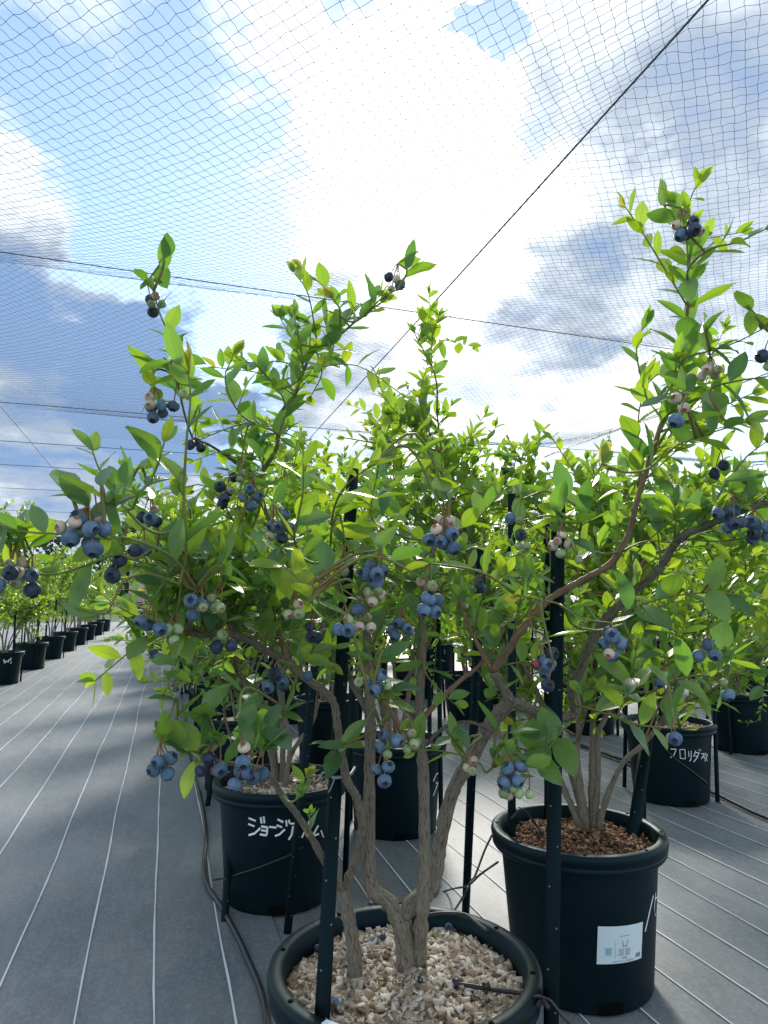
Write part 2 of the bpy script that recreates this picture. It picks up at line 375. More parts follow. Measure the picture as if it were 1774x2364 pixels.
def join(items):
    """items: list of (V, [F...]) -> V, [F3, F4]"""
    Vs, F3, F4, o = [], [], [], 0
    for V, F in items:
        if isinstance(F, np.ndarray): F = [F]
        for f in F:
            f = np.asarray(f)
            if f.size == 0: continue
            (F3 if f.shape[1] == 3 else F4).append(f + o)
        Vs.append(V); o += len(V)
    out = []
    if F3: out.append(np.concatenate(F3))
    if F4: out.append(np.concatenate(F4))
    return np.concatenate(Vs), out

def spline(P, n=8):
    P = [np.asarray(p, float) for p in P]
    if len(P) < 3:
        return np.array([P[0] + (P[1] - P[0]) * t for t in np.linspace(0, 1, n + 1)])
    Q = [2 * P[0] - P[1]] + P + [2 * P[-1] - P[-2]]
    out = []
    for i in range(1, len(Q) - 2):
        p0, p1, p2, p3 = Q[i - 1:i + 3]
        for t in np.arange(n) / n:
            out.append(.5 * ((2 * p1) + (-p0 + p2) * t + (2 * p0 - 5 * p1 + 4 * p2 - p3) * t * t + (-p0 + 3 * p1 - 3 * p2 + p3) * t ** 3))
    out.append(Q[-2]); return np.array(out)

def tube_tc(P, n):
    P = np.asarray(P, float); l = np.concatenate([[0], np.cumsum(np.linalg.norm(np.diff(P, axis=0), axis=1))]) + RNG.uniform(0, 3); a = np.arange(n) / n * 2 * math.pi
    T = np.stack([np.tile(np.cos(a), len(P)), np.tile(np.sin(a), len(P)), np.repeat(l, n)], 1)
    return np.concatenate([T, [[0, 0, l[0]], [0, 0, l[-1]]]])

def tube(P, R, n=6, cap=True, knob=0.0, rng=None):
    P = np.asarray(P, float); m = len(P)
    R = np.broadcast_to(np.asarray(R, float), (m,)).copy()
    T = np.gradient(P, axis=0); T /= np.linalg.norm(T, axis=1, keepdims=True) + 1e-12
    a = unit(np.cross(T[0], [0.3, 0.2, 1.0] if abs(T[0][2]) < .9 else [1, 0, 0]))
    A = []
    for i in range(m):
        a = unit(a - T[i] * (a @ T[i])); A.append(a)
    A = np.array(A); B = np.cross(T, A)
    ang = np.arange(n) / n * 2 * math.pi
    rad = R[:, None] * np.ones((m, n))
    if knob: rad *= 1 + knob * (rng or RNG).normal(size=(m, n))
    V = P[:, None, :] + rad[:, :, None] * (np.cos(ang)[None, :, None] * A[:, None, :] + np.sin(ang)[None, :, None] * B[:, None, :])
    V = V.reshape(-1, 3)
    i = np.arange(m - 1)[:, None] * n; j = np.arange(n)[None, :]; j2 = (j + 1) % n
    F4 = np.stack([i + j, i + j2, i + n + j2, i + n + j], -1).reshape(-1, 4)
    F = [F4]
    if cap:
        V = np.concatenate([V, P[:1], P[-1:]]); c0, c1 = m * n, m * n + 1
        jj = np.arange(n); kk = (jj + 1) % n
        F.append(np.concatenate([np.stack([np.full(n, c0), kk, jj], 1), np.stack([np.full(n, c1), (m - 1) * n + jj, (m - 1) * n + kk], 1)]))
    return V, F

def box(c, s, rot=None):
    v = np.array([[x, y, z] for x in (-.5, .5) for y in (-.5, .5) for z in (-.5, .5)]) * np.asarray(s)
    if rot is not None: v = v @ np.asarray(rot).T
    return v + np.asarray(c), np.array([[0, 1, 3, 2], [4, 6, 7, 5], [0, 4, 5, 1], [2, 3, 7, 6], [0, 2, 6, 4], [1, 5, 7, 3]])

def lathe(prof, n=64, c=(0, 0, 0), close=False):
    prof = np.asarray(prof, float); m = len(prof); a = np.arange(n) / n * 2 * math.pi
    V = np.stack([prof[:, 0][:, None] * np.cos(a), prof[:, 0][:, None] * np.sin(a), prof[:, 1][:, None] * np.ones(n)], -1).reshape(-1, 3) + np.asarray(c)
    i = np.arange(m - 1)[:, None] * n; j = np.arange(n)[None, :]; j2 = (j + 1) % n
    F = np.stack([i + j, i + j2, i + n + j2, i + n + j], -1).reshape(-1, 4)
    return V, F

def ribbon(P, Nn, w):
    """flat strip along P with normals Nn"""
    P = np.asarray(P, float); T = np.gradient(P, axis=0); T /= np.linalg.norm(T, axis=1, keepdims=True) + 1e-12
    S = np.cross(np.asarray(Nn), T); S /= np.linalg.norm(S, axis=1, keepdims=True) + 1e-12
    w = np.broadcast_to(np.asarray(w, float), (len(P),))[:, None] / 2
    V = np.concatenate([P - S * w, P + S * w]); m = len(P); i = np.arange(m - 1)
    return V, np.stack([i, i + 1, m + i + 1, m + i], 1)

# ----------------------------------------------------------------- ground
g = part('ground', [[-400, -200, -.05], [400, -200, -.05], [400, 700, -.05], [-400, 700, -.05]], np.array([[0, 1, 2, 3]]), 'earth', kind='structure')
def mat_sheet(name, x0, x1, z, y0=-3., y1=34.):
    nx, ny = 24, 220
    X, Y = np.meshgrid(np.linspace(x0, x1, nx), np.linspace(y0, y1, ny))
    Z = z + .0015 * np.sin(X * 3.1 + Y * 1.3) + .0012 * np.sin(Y * 4.7 + X)
    V = np.stack([X, Y, Z], -1).reshape(-1, 3)
    i = np.arange(ny - 1)[:, None] * nx + np.arange(nx - 1)[None, :]
    F = np.stack([i, i + 1, i + nx + 1, i + nx], -1).reshape(-1, 4)
    o = part(name, V, F, 'weed_mat', kind='structure', smooth=True); return o
def mat_z(x, y, z): return z + .0015 * np.sin(x * 3.1 + y * 1.3) + .0012 * np.sin(y * 4.7 + x)
sheetR = mat_sheet('weed_mat', .30, 9.0, .000)
sheetL = mat_sheet('weed_mat', -6.0, .36, .005)
def white_line(x, z, parent, w=.0052, y1=32.):
    y = np.concatenate([np.arange(-1.0, 8, .12), np.arange(8, y1, .5)])
    wob = .004 * np.sin(y * 1.7 + x * 9) + .0025 * np.sin(y * 4.3 + x * 31) + np.cumsum(RNG.normal(0, .0007, len(y)))
    X = x + wob; P = np.stack([X, y, mat_z(X, y, z) + .0035], 1)
    V, F = ribbon(P, np.tile([0, 0, 1.], (len(P), 1)), w * (1 + .25 * RNG.normal(size=len(P)).clip(-1, 1)))
    part('woven_line', V, F, 'white_thread', parent, origin=(0, 0, 0))
for x in (.205, .019, -.163, -.365, -.575, -.795, -1.0, -1.2, -1.4, -1.6, -1.8, -2.0, -2.2): white_line(x, .005, sheetL)
for k in range(26): white_line(.535 + .1515 * k, .0, sheetR, .0046)

# ----------------------------------------------------------------- pots
RIM, HP, RB = .23, .375, .178
def rbody(z): return RB + (.207 - RB) * (z / (HP - .045))
class Pot:
    def __init__(s, x, y, label, group=None, s_=1.0, near=True, rb=RB, tone=None):
        s.c = np.array([x, y, 0.004]); s.s = s_
        root = thing('plant_pot', label, 'pot', s.c, group); s.root = root
        n = 72 if near else 28
        h, k = HP * s_, s_
        prof = [(0.0, .012), (RB * k - .006, .010), (RB * k - .003, 0), (RB * k, .006), (.2 * k, h - .085 * k), (.2045 * k, h - .048 * k)]
        V, F = lathe(prof, n, s.c)
        # cut-outs in the foot: push a few foot vertices inwards
        part('body', V, F, 'pot', root, smooth=True)
        prof = [(.200 * k, h - .050 * k), (.222 * k, h - .047 * k), (.2265 * k, h - .040 * k), (.2265 * k, h - .032 * k), (.224 * k, h - .030 * k), (.2285 * k, h - .026 * k), (.230 * k, h - .010 * k),
                (.2275 * k, h - .002 * k), (.222 * k, h), (.206 * k, h - .001 * k), (.2025 * k, h - .005 * k), (.199 * k, h - .03 * k), (.19 * k, h - .20 * k)]
        V, F = lathe(prof, n, s.c); part('rim', V, F, 'pot', root, smooth=True)
        if near:
            for q in range(8):
                a = q * math.pi / 4 + .3
                c = s.c + np.array([math.cos(a) * .2145 * k, math.sin(a) * .2145 * k, h - .0002])
                V, F = lathe([(0, .0012), (.0042, .0012), (.0046, 0)], 10, c); part('rim_hole', V, F, 'pot_hole', root)
            for q in range(4):
                a = q * math.pi / 2 - 1.75
                P = []
                for t in np.linspace(-.17, .17, 7):
                    P.append([math.cos(a + t) * (RB * k + .0015), math.sin(a + t) * (RB * k + .0015), 0])
                P = np.array(P) + s.c
                W = np.concatenate([P + [0, 0, .001], P + [0, 0, .026]])
                W[7:, :2] += (W[7:, :2] - s.c[:2]) * .012
                i = np.arange(6); part('foot_notch', W, np.stack([i, i + 1, 8 + i, 7 + i], 1), 'pot_hole', root)
        s.soil = h - .038 * k
    def surf(s, px, py, off=.0016):
        """pixel -> point on the body wall and its normal"""
        d = ray(px, py); r = .195
        for _ in range(6):
            ox, oy = CAM[0] - s.c[0], CAM[1] - s.c[1]
            A = d[0] ** 2 + d[1] ** 2; Bq = 2 * (ox * d[0] + oy * d[1]); Cq = ox * ox + oy * oy - (r + off) ** 2
            disc = max(Bq * Bq - 4 * A * Cq, 0.0)
            t = (-Bq - math.sqrt(disc)) / (2 * A); p = CAM + d * t
            z = np.clip(p[2] - s.c[2], .006, HP * s.s - .05)
            r = (RB + (.2 - RB) * (z - .006) / (HP - .091)) * s.s
        return p, unit([p[0] - s.c[0], p[1] - s.c[1], .06])
    def write(s, strokes, conv, w=.006, material='chalk', name='lettering'):
        items = []
        for st in strokes:
            pts = [np.array(conv(*q)) for q in st]
            fine = []
            for a, b in zip(pts[:-1], pts[1:]):
                k = max(2, int(np.linalg.norm(b - a) / 2.5))
                for t in np.arange(k) / k: fine.append(a + (b - a) * t)
            fine.append(pts[-1])
            PN = [s.surf(*q) for q in fine]
            items.append(ribbon(np.array([p for p, _ in PN]), np.array([n for _, n in PN]), w * RNG.uniform(.85, 1.15)))
        V, F = join(items); part(name, V, F, material, s.root)

def chips(V0, n, c, rad, z, mound, size, seed, flat=.5, mat_='chip', big=None):
    pass

# chip shape variants
def chip_variants(n, seed):
    r = np.random.default_rng(seed); out = []
    for _ in range(n):
        V, F = box((0, 0, 0), (r.uniform(.22, .55), 1.0, r.uniform(.14, .3)))
        V = V + r.normal(0, .07, V.shape) * [1, 1.3, .6]
        out.append((V, F, r.uniform(0, 1) ** .65))
    return out
CHIP = chip_variants(20, 5)
CHIP_ME = {}
def chip_mesh(i, material):
    if (i, material) not in CHIP_ME: CHIP_ME[i, material] = mesh('wood_chip', CHIP[i][0], CHIP[i][1], material, rnd=CHIP[i][2])
    return CHIP_ME[i, material]
def rand_rot(r, tilt=.5):
    a = r.uniform(0, 2 * math.pi)
    e = Matrix.Rotation(a, 3, 'Z') @ Matrix.Rotation(r.normal(0, tilt), 3, 'X') @ Matrix.Rotation(r.normal(0, tilt), 3, 'Y')
    return np.array(e)
def mulch(pot, label, n, size, material='chip', nobj=0, seed=1, group=None):
    r = np.random.default_rng(seed); k = pot.s
    R = .196 * k; z0 = pot.soil
    root = thing('wood_chip_mulch' if material == 'chip' else 'bark_mulch', label, 'mulch', pot.c + [0, 0, z0 - .02], group)
    def hz(x, y): return z0 + .012 * math.cos(min(1, math.hypot(x, y) / R) * 1.5) + .005 * math.sin(x * 31) * math.cos(y * 27)
    g_ = []
    for i, rr in enumerate(np.linspace(0, R, 9)):
        for a in np.arange(28) / 28 * 2 * math.pi:
            g_.append([rr * math.cos(a), rr * math.sin(a), hz(rr * math.cos(a), rr * math.sin(a)) - .006])
    g_ = np.array(g_) + [pot.c[0], pot.c[1], pot.c[2]]
    i = np.arange(8)[:, None] * 28; j = np.arange(28)[None, :]; j2 = (j + 1) % 28
    part('soil', g_, np.stack([i + j, i + 28 + j, i + 28 + j2, i + j2], -1).reshape(-1, 4), 'soil', root, smooth=True)
    recs = []
    for _ in range(n):
        rr = R * math.sqrt(r.uniform(0, 1)) * .985; a = r.uniform(0, 2 * math.pi); x, y = rr * math.cos(a), rr * math.sin(a)
        sz = size * min(r.lognormal(0, .3), 1.7)
        recs.append((r.integers(len(CHIP)), np.array([x, y, hz(x, y) + r.uniform(-.004, .006)]) + pot.c, rand_rot(r, .45), sz))
    recs.sort(key=lambda q: -q[3] / toimg(q[1])[2])
    for (v, p, Rm, sz) in recs[:nobj]:
        o = obj('wood_chip', chip_mesh(v, material), p, root)
        o.rotation_euler = Matrix(Rm.tolist()).to_euler(); o.scale = (sz, sz, sz)
    items = []; rn = []
    for (v, p, Rm, sz) in recs[nobj:]:
        V = CHIP[v][0] * sz @ Rm.T + p; items.append((V, CHIP[v][1])); rn.append(np.full(len(V), CHIP[v][2]))
    if items:
        V, F = join(items); part('wood_chips', V, F, material, root, kind='stuff', rnd=np.concatenate(rn))
    return root

# ----------------------------------------------------------------- stakes
def stake(a, b, label, group, w=.024, holes=False, twist=0.0):
    """perforated angle bar from foot a to head b"""
    a = np.asarray(a, float); b = np.asarray(b, float); t = unit(b - a)
    toc = unit(np.array([CAM[0], CAM[1], a[2]]) - a); s_ = unit(np.cross(t, toc)); f = np.cross(s_, t)
    c, sn = math.cos(twist), math.sin(twist); s_, f = s_ * c + f * sn, f * c - s_ * sn
    if f @ toc < 0: f = -f
    h = w / 2; th = .0028
    prof = [(-h, -.006), (-h, 0), (-h * .35, .0035), (h * .35, .0035), (h, 0), (h, -.006), (h - th, -.006), (h - th, -.002), (h * .3, .0008), (-h * .3, .0008), (-h + th, -.002), (-h + th, -.006)]
    m = len(prof); V = []
    for e in (a, b):
        for (x, y) in prof: V.append(e + s_ * x + f * y)
    V = np.array(V); i = np.arange(m); j = (i + 1) % m
    caps = []
    for k in (1,):
        o = k * m
        caps += [[o + q for q in (0, 1, 10, 11)], [o + q for q in (1, 2, 9, 10)], [o + q for q in (2, 3, 8, 9)], [o + q for q in (3, 4, 7, 8)], [o + q for q in (4, 5, 6, 7)]]
    root = part('plant_stake', V, [np.stack([i, j, m + j, m + i], 1), np.array(caps)], 'stake', origin=a)
    tag(root, label, 'stake', group)
    if holes:
        L_ = np.linalg.norm(b - a); k = 0
        for d in np.arange(.06, L_, .062):
            k += 1
            p = a + t * d + f * .0041 + s_ * (.006 if k % 2 else -.006)
            P = [p + (s_ * math.cos(q) + t * math.sin(q)) * .0016 for q in np.arange(6) / 6 * 2 * math.pi]
            part('hole', np.array(P), [np.array([[0, 1, 2, 3], [0, 3, 4, 5]])], 'stake_hole', root)
    return root

# ----------------------------------------------------------------- leaves and berries
def leaf_variant(r, rnd):
    n = 7
    t = np.linspace(0, 1, n)
    w = np.sin(np.pi * t ** .92) ** .82 * r.uniform(.185, .255); w[0] = .012; w[-1] = .0
    w += .02 * (1 - t) * (t > 0)
    fold = r.uniform(.1, .75); curl = r.uniform(-.15, .55); roll = r.normal(0, .14); side = r.normal(0, .09); wav = r.uniform(.0, .03)
    y = t * (1 - .12 * abs(curl) * t); z = -curl * .45 * t ** 2 + .1 * t
    cx = side * t ** 2
    V, uv = [], []
    for i in range(n):
        ca = w[i]; f = fold * (1 - .4 * t[i])
        for sgn, frac in ((-1, 1.), (-1, .5), (0, 0.), (1, .5), (1, 1.)):
            x = sgn * ca * frac
            zz = z[i] + abs(x) * f - (abs(x) ** 2) * f * 1.4 + roll * x * t[i] + wav * math.sin(9 * t[i] + sgn * 2) * frac
            V.append([cx[i] + x, y[i], zz]); uv.append([.5 + .5 * sgn * frac, t[i]])
    V = np.array(V); F = []
    for i in range(n - 1):
        for j in range(4): F.append([i * 5 + j, i * 5 + j + 1, i * 5 + 6 + j, i * 5 + 5 + j])
    # petiole
    b = len(V); V = np.concatenate([V, [[-.012, -.09, -.02], [.012, -.09, -.02], [.012, .02, .0], [-.012, .02, .0]]]); uv += [[.5, 0]] * 4
    F.append([b, b + 1, b + 2, b + 3])
    return V, np.array(F), np.array(uv), rnd
LR = np.random.default_rng(11)
# variants 0..19 mature (dark to mid), 20..27 light, 28..31 young tips
LEAF = [leaf_variant(LR, q) for q in list(np.linspace(.02, .62, 20)) + list(np.linspace(.62, .86, 8)) + [.84, .87, .9, .965]]
LEAF_ME = [mesh('leaf', v, f, 'leaf', smooth=True, rnd=q, uv=u) for v, f, u, q in LEAF]
def leaf_variant_pick(r, tone):
    x = r.uniform()
    if tone == 'tip': return int(r.integers(24, 32)) if x < .8 else int(r.integers(20, 28))
    if tone == 'light': return int(r.integers(20, 28)) if x < .55 else int(r.integers(8, 20))
    return int(r.integers(0, 20)) if x < .84 else int(r.integers(20, 27))

def berry_variant(r):
    n = 12; q = np.linspace(-.5, .5, 8) * math.pi
    prof = [(math.cos(a), math.sin(a) * .88) for a in q[1:-1]]
    prof = [(.08, -.885)] + prof[:-1] + [(prof[-1][0] * 1.02, prof[-1][1]), (.42, .85), (.30, .76), (.02, .70)]
    V, F = lathe(prof, n)
    tip = np.zeros(len(V)); m = len(prof); tip[(m - 2) * n:] = 1; tip[(m - 3) * n:(m - 2) * n] = .7
    Vc, Fc = [], []
    for k in range(5):
        a = k / 5 * 2 * math.pi + r.normal(0, .1); o = len(V) + len(Vc)
        for da, rr, zz in ((-.45, .38, .80), (.45, .38, .80), (.0, .56 + r.normal(0, .05), .99 + r.normal(0, .05))):
            Vc.append([math.cos(a + da) * rr, math.sin(a + da) * rr, zz])
        Fc.append([o, o + 1, o + 2])
    V = np.concatenate([V, Vc]); tip = np.concatenate([tip, np.full(len(Vc), .8)])
    return V, F, np.array(Fc), tip
BER = [berry_variant(np.random.default_rng(40 + i)) for i in range(4)]
BER_ME = {}
def berry_mesh(kind, i):
    if (kind, i) not in BER_ME:
        v, f, fc, tp = BER[i]; BER_ME[kind, i] = mesh('blueberry', v, [f, fc], kind, smooth=True, tip=tp)
    return BER_ME[kind, i]

def align(d, r):
    d = unit(d); a = unit(np.cross(d, [.3, .7, .2])); b = np.cross(d, a); q = r.uniform(0, 6.28)
    return np.stack([a * math.cos(q) + b * math.sin(q), np.cross(d, a * math.cos(q) + b * math.sin(q)), d], 1)

class Bush:
    def __init__(s, base, seed):
        s.base = np.asarray(base, float); s.r = np.random.default_rng(seed)
        s.stems = []    # (points, radii, material, name)
        s.twigs = []; s.leaves = []; s.clusters = []; s.skel = []
        s.guard = None; s.ls = 1.08
        s.keep = None   # optional test on leaf positions
    def stem(s, P, r0, r1, material='bark', n=8, name='branch', jag=.0, sides=9):
        Q = spline(P, n)
        if jag: Q[1:-1] += s.r.normal(0, jag, Q[1:-1].shape)
        R = np.linspace(r0, r1, len(Q)) * (1 + .07 * s.r.normal(size=len(Q)))
        s.stems.append((Q, R, material, name, sides))
        for q, rr in zip(Q, R): s.skel.append((q, rr))
        return Q
    def near(s, p, zmin=.5):
        K = np.array([q for q, _ in s.skel]); d = np.linalg.norm(K - p, axis=1) + np.where(K[:, 2] < zmin, 1.0, 0) + np.maximum(0, K[:, 2] - p[2]) * .3
        return K[d.argmin()]
    def twig(s, P, r0=.0022, r1=.001, n=4, leafy=None, reg=True):
        Q = spline(P, n)
        s.twigs.append((Q, np.linspace(r0, r1, len(Q))))
        if reg:
            for q in Q: s.skel.append((q, r1))
        if leafy is not None: s.leafy(Q, **leafy)
        return Q
    def leaf(s, p, d, nrm, L, tone='mid'):
        if s.keep is not None and not s.keep(p + unit(d) * L * .6): return
        if s.guard is not None:      # a leaf does not grow just in front of fruit or a bare limb
            I = toimg(np.asarray(p) + unit(d) * L * .5); G = s.guard
            hit = (G[:, 2] > I[2] - .01) & (np.hypot(G[:, 0] - I[0], G[:, 1] - I[1]) < G[:, 3] + L * .33 * FPX / max(I[2], .2))
            if hit.any() and s.r.uniform() < G[hit, 4].max(): return
        s.leaves.append((leaf_variant_pick(s.r, tone), np.array(p), unit(d), np.asarray(nrm, float), L))
    def leafy(s, Q, s0=.15, s1=1.0, gap=.018, L=(.042, .06), tip=True, tone='mid', up=.25):
        r = s.r
        seg = np.linalg.norm(np.diff(Q, axis=0), axis=1); cum = np.concatenate([[0], np.cumsum(seg)]); T = cum[-1]
        az = r.uniform(0, 6.28); d = T * s0
        while d < T * s1 - .004:
            k = min(np.searchsorted(cum, d) , len(Q) - 1); k = max(k, 1)
            f = (d - cum[k - 1]) / (seg[k - 1] + 1e-9); p = Q[k - 1] + (Q[k] - Q[k - 1]) * f; t = unit(Q[k] - Q[k - 1])
            a = unit(np.cross(t, [.21, .33, .92] if abs(t[2]) < .93 else [1, 0, 0])); b = np.cross(t, a)
            az += 2.4 + r.normal(0, .3); out = a * math.cos(az) + b * math.sin(az)
            x = d / T
            dv = unit(t * r.uniform(.25, .8) + out + np.array([0, 0, up]) + r.normal(0, .15, 3))
            nr = unit(t * .3 - out * .3 + np.array([0, 0, 1.2]) + r.normal(0, .36, 3))
            ll = s.ls * r.uniform(*L) * (1 - .35 * max(0, x - .6) / .4) * (.75 + .25 * min(1, x / .2 + .2))
            s.leaf(p, dv, nr, ll, tone); d += gap * r.uniform(.7, 1.35)
        if tip:
            t = unit(Q[-1] - Q[-2])
            for _ in range(3):
                s.leaf(Q[-1], t + r.normal(0, .4, 3) + [0, 0, .1], r.normal(0, .6, 3) + [0, 0, .5], r.uniform(*L) * r.uniform(.5, .8), 'tip' if r.uniform() < .55 else 'light')
    def cluster(s, c, kinds, rb=.0082, connect=True, hang=.03):
        """kinds: string of b(lue) d(ark) g(reen) p(ink) r(ed)"""
        r = s.r; c = np.asarray(c, float); pts = []; R = rb * .95
        for ch in kinds:
            rr = rb * (r.uniform(.9, 1.12) if ch in 'bd' else r.uniform(.66, .86))
            for tr in range(400):
                q = r.normal(0, 1, 3); q = unit(q) * R * r.uniform(0, 1) ** .4 * (1 + tr / 260) * len(kinds) ** .3
                if all(np.linalg.norm(q - p) > (rr + r2) * .97 for p, r2, _ in pts): break
            pts.append((q, rr, ch))
        top = c + np.array([r.normal(0, .006), r.normal(0, .006), hang])
        s.clusters.append((top, [(c + q, rr, ch) for q, rr, ch in pts], c))
        if connect:
            n = s.near(top); mid = (n + top) / 2 + np.array([0, 0, .03]) + r.normal(0, .015, 3)
            Q = s.twig([n, mid, top], .0024, .0014, n=5, leafy=dict(s0=.3, gap=.022, L=(.04, .056), tip=False), reg=False)
            for _ in range(2): s.leaf(top, r.normal(0, 1, 3) + [0, 0, .3], [0, 0, 1] + r.normal(0, .3, 3), r.uniform(.035, .05))
    # ---- random growth
    def fill(s, n, zmin, zmax, L=(.09, .2), out=1.0, src=None, gap=.018, leafL=(.04, .056), tone='mid', ctr=None):
        r = s.r; K = np.array([q for q, _ in (src or s.skel)]); K = K[(K[:, 2] > zmin) & (K[:, 2] < zmax)]
        if not len(K): return
        for _ in range(n):
            p = K[r.integers(len(K))]; c = s.base if ctr is None else ctr
            o = np.array([p[0] - c[0], p[1] - c[1], 0]); o = unit(o + r.normal(0, .12, 3)) * out
            d = unit(o * r.uniform(.2, .9) + r.normal(0, .55, 3) + [0, 0, r.uniform(.25, 1.0)])
            l = r.uniform(*L); e = p + d * l + [0, 0, -.12 * l]
            m = (p + e) / 2 + r.normal(0, .1 * l, 3) + [0, 0, .1 * l]
            s.twig([p, m, e], .0018, .0009, leafy=dict(s0=.12, gap=gap, L=leafL, tone=tone), reg=False)
    def grow(s, nst=5, h=(.75, 1.15), spread=(.12, .36), sec=5, tw=4, z0=.33, leafL=(.04, .056), gap=.019, clusters=10, stems=None, rad=.011, secL=(.22, .42), tone='mid'):
        r = s.r; paths = []
        if stems is None:
            a0 = r.uniform(0, 6.28)
            for i in range(nst):
                a = a0 + i * 6.28 / nst + r.normal(0, .25); o = r.uniform(*spread); hh = r.uniform(*h)
                dx, dy = math.cos(a), math.sin(a); P = [s.base + [dx * .02, dy * .02, z0 - .03]]
                for t in (.2, .42, .66, 1.0):
                    P.append(s.base + np.array([dx * o * t ** 1.1, dy * o * t ** 1.1, z0 + hh * t]) + r.normal(0, .02, 3))
                paths.append(P)
        else: paths = stems
        ends = []
        for P in paths:
            Q = s.stem(P, rad * r.uniform(.8, 1.1), .0022, 'bark', 5, 'stem', sides=7)
            m = len(Q)
            s.leafy(Q[int(m * .68):], s0=.0, gap=gap, L=leafL, tone='light')
            for k in range(sec):
                i = int(m * r.uniform(.45, .98)); p = Q[min(i, m - 1)]
                o = unit(np.array([p[0] - s.base[0], p[1] - s.base[1], 0]) + r.normal(0, .16, 3) * [1, 1, 0])
                d = unit(o * r.uniform(.2, 1.0) + r.normal(0, .3, 3) + [0, 0, r.uniform(.1, 1.1)]); l = r.uniform(*secL)
                e = p + d * l; mm = p + d * l * .5 + r.normal(0, .03, 3)
                S = spline([p, mm, e], 5); s.stems.append((S, np.linspace(.0036, .0016, len(S)), 'bark_young', 'branch', 5))
                for q in S: s.skel.append((q, .002))
                s.leafy(S, s0=.45, gap=gap, L=leafL, tone='light' if r.uniform() < .3 else tone)
                ends.append(e)
                for _ in range(tw):
                    q = S[r.integers(1, len(S))]; d2 = unit(d * .5 + r.normal(0, .6, 3) + [0, 0, .45]); l2 = r.uniform(.07, .19)
                    s.twig([q, q + d2 * l2 * .5 + r.normal(0, .008, 3), q + d2 * l2], .0017, .0009, leafy=dict(s0=.1, gap=gap, L=leafL, tone=tone), reg=False)
        for _ in range(clusters):
            e = ends[r.integers(len(ends))] + r.normal(0, .07, 3) + [0, 0, -.06]; e[2] = max(e[2], s.base[2] + .48)
            s.cluster(e, ''.join(r.choice(list('bbbbdgp'), r.integers(3, 7))), .0075)
    def build(s, label, group, nleaf=300, berries=True, root=None, name='blueberry_bush'):
        r = s.r
        root = thing(name, label, 'bush', s.base, group)
        thin = {}
        for Q, R, m, nm, sides in s.stems:
            if R.max() > .0035 and nleaf:
                V, F = tube(Q, R, sides, knob=.06 if m == 'bark' else .02, rng=r); part(nm, V, F, m, root, smooth=True, tc=tube_tc(Q, sides))
            else: thin.setdefault(m, []).append((*tube(Q, R, 5), tube_tc(Q, 5)))
        for m, it in thin.items():
            V, F = join([q[:2] for q in it]); part('branches', V, F, m, root, smooth=True, kind='stuff', tc=np.concatenate([q[2] for q in it]))
        if s.twigs:
            V, F = join([tube(Q, R, 4) for Q, R in s.twigs]); part('twigs', V, F, 'twig', root, smooth=True, kind='stuff')
        # leaves
        recs = s.leaves
        P = np.array([q[1] for q in recs]); I = toimg(P)
        inside = (I[:, 0] > -20) & (I[:, 0] < IMW + 20) & (I[:, 1] > -20) & (I[:, 1] < IMH + 20) & (I[:, 2] > .1)
        size = np.array([q[4] for q in recs]) / np.maximum(I[:, 2], .1) * inside
        order = np.argsort(-size); mats_ = []
        for (v, p, d, nr, L) in recs:
            y = unit(d); z = nr - y * (nr @ y); z = unit(z); x = np.cross(y, z); mats_.append((np.stack([x, y, z], 1), L))
        for i in order[:nleaf]:
            v, p = recs[i][:2]; Rm, L = mats_[i]
            o = obj('leaf', LEAF_ME[v], p, root); o.rotation_euler = Matrix(Rm.tolist()).to_euler(); o.scale = (L, L, L)
        rest = order[nleaf:]
        by = {}
        for i in rest: by.setdefault(recs[i][0], []).append(i)
        Vs, Fs, Us, Rs, o = [], [], [], [], 0
        for v, idx in by.items():
            lv, lf, lu, lr = LEAF[v]
            A = np.array([mats_[i][0] * mats_[i][1] for i in idx]); T = P[idx]
            W = np.einsum('kij,nj->kni', A, lv) + T[:, None, :]
            k, n = len(idx), len(lv)
            Vs.append(W.reshape(-1, 3)); Fs.append((lf[None] + (np.arange(k) * n)[:, None, None]).reshape(-1, 4) + o)
            Us.append(np.tile(lu, (k, 1))); Rs.append(np.full(k * n, lr)); o += k * n
        if Vs: part('leaves', np.concatenate(Vs), np.concatenate(Fs), 'leaf', root, smooth=True, kind='stuff', rnd=np.concatenate(Rs), uv=np.concatenate(Us))
        # berries
        KM = dict(b='berry_ripe', d='berry_dark', g='berry_green', p='berry_pink', r='berry_red')
        far = {}; fs = []
        for top, bl, c in s.clusters:
            it = []
            for p, rr, ch in bl:
                a = p - unit(p - top) * rr * .6 if np.linalg.norm(p - top) > rr else p
                it.append(tube(spline([top, (top + a) / 2 + [0, 0, .004], a], 2), .0009, 4, cap=False))
            V, F = join(it)
            if berries:
                co = part('berry_cluster', V, F, 'stalk', root, origin=top, smooth=True)
                for p, rr, ch in bl:
                    o = obj('blueberry', berry_mesh(KM[ch], int(r.integers(4))), p, co)
                    d = unit(unit(p - c) + np.array([0, 0, -.35]) + r.normal(0, .45, 3) + unit(CAM - p) * .6)
                    o.rotation_euler = Matrix(align(d, r).tolist()).to_euler(); o.scale = (rr * r.uniform(.94, 1.06), rr * r.uniform(.94, 1.06), rr * r.uniform(.86, 1.0))
            else:
                fs.append((V, F))
                for p, rr, ch in bl:
                    V, F, Fc, tp = BER[int(r.integers(4))]; d = unit(unit(p - c) + r.normal(0, .45, 3))
                    far.setdefault(KM[ch], []).append((V * rr @ align(d, r).T + p, [F, Fc], tp))
        if fs:
            V, F = join(fs); part('stalks', V, F, 'stalk', root, kind='stuff')
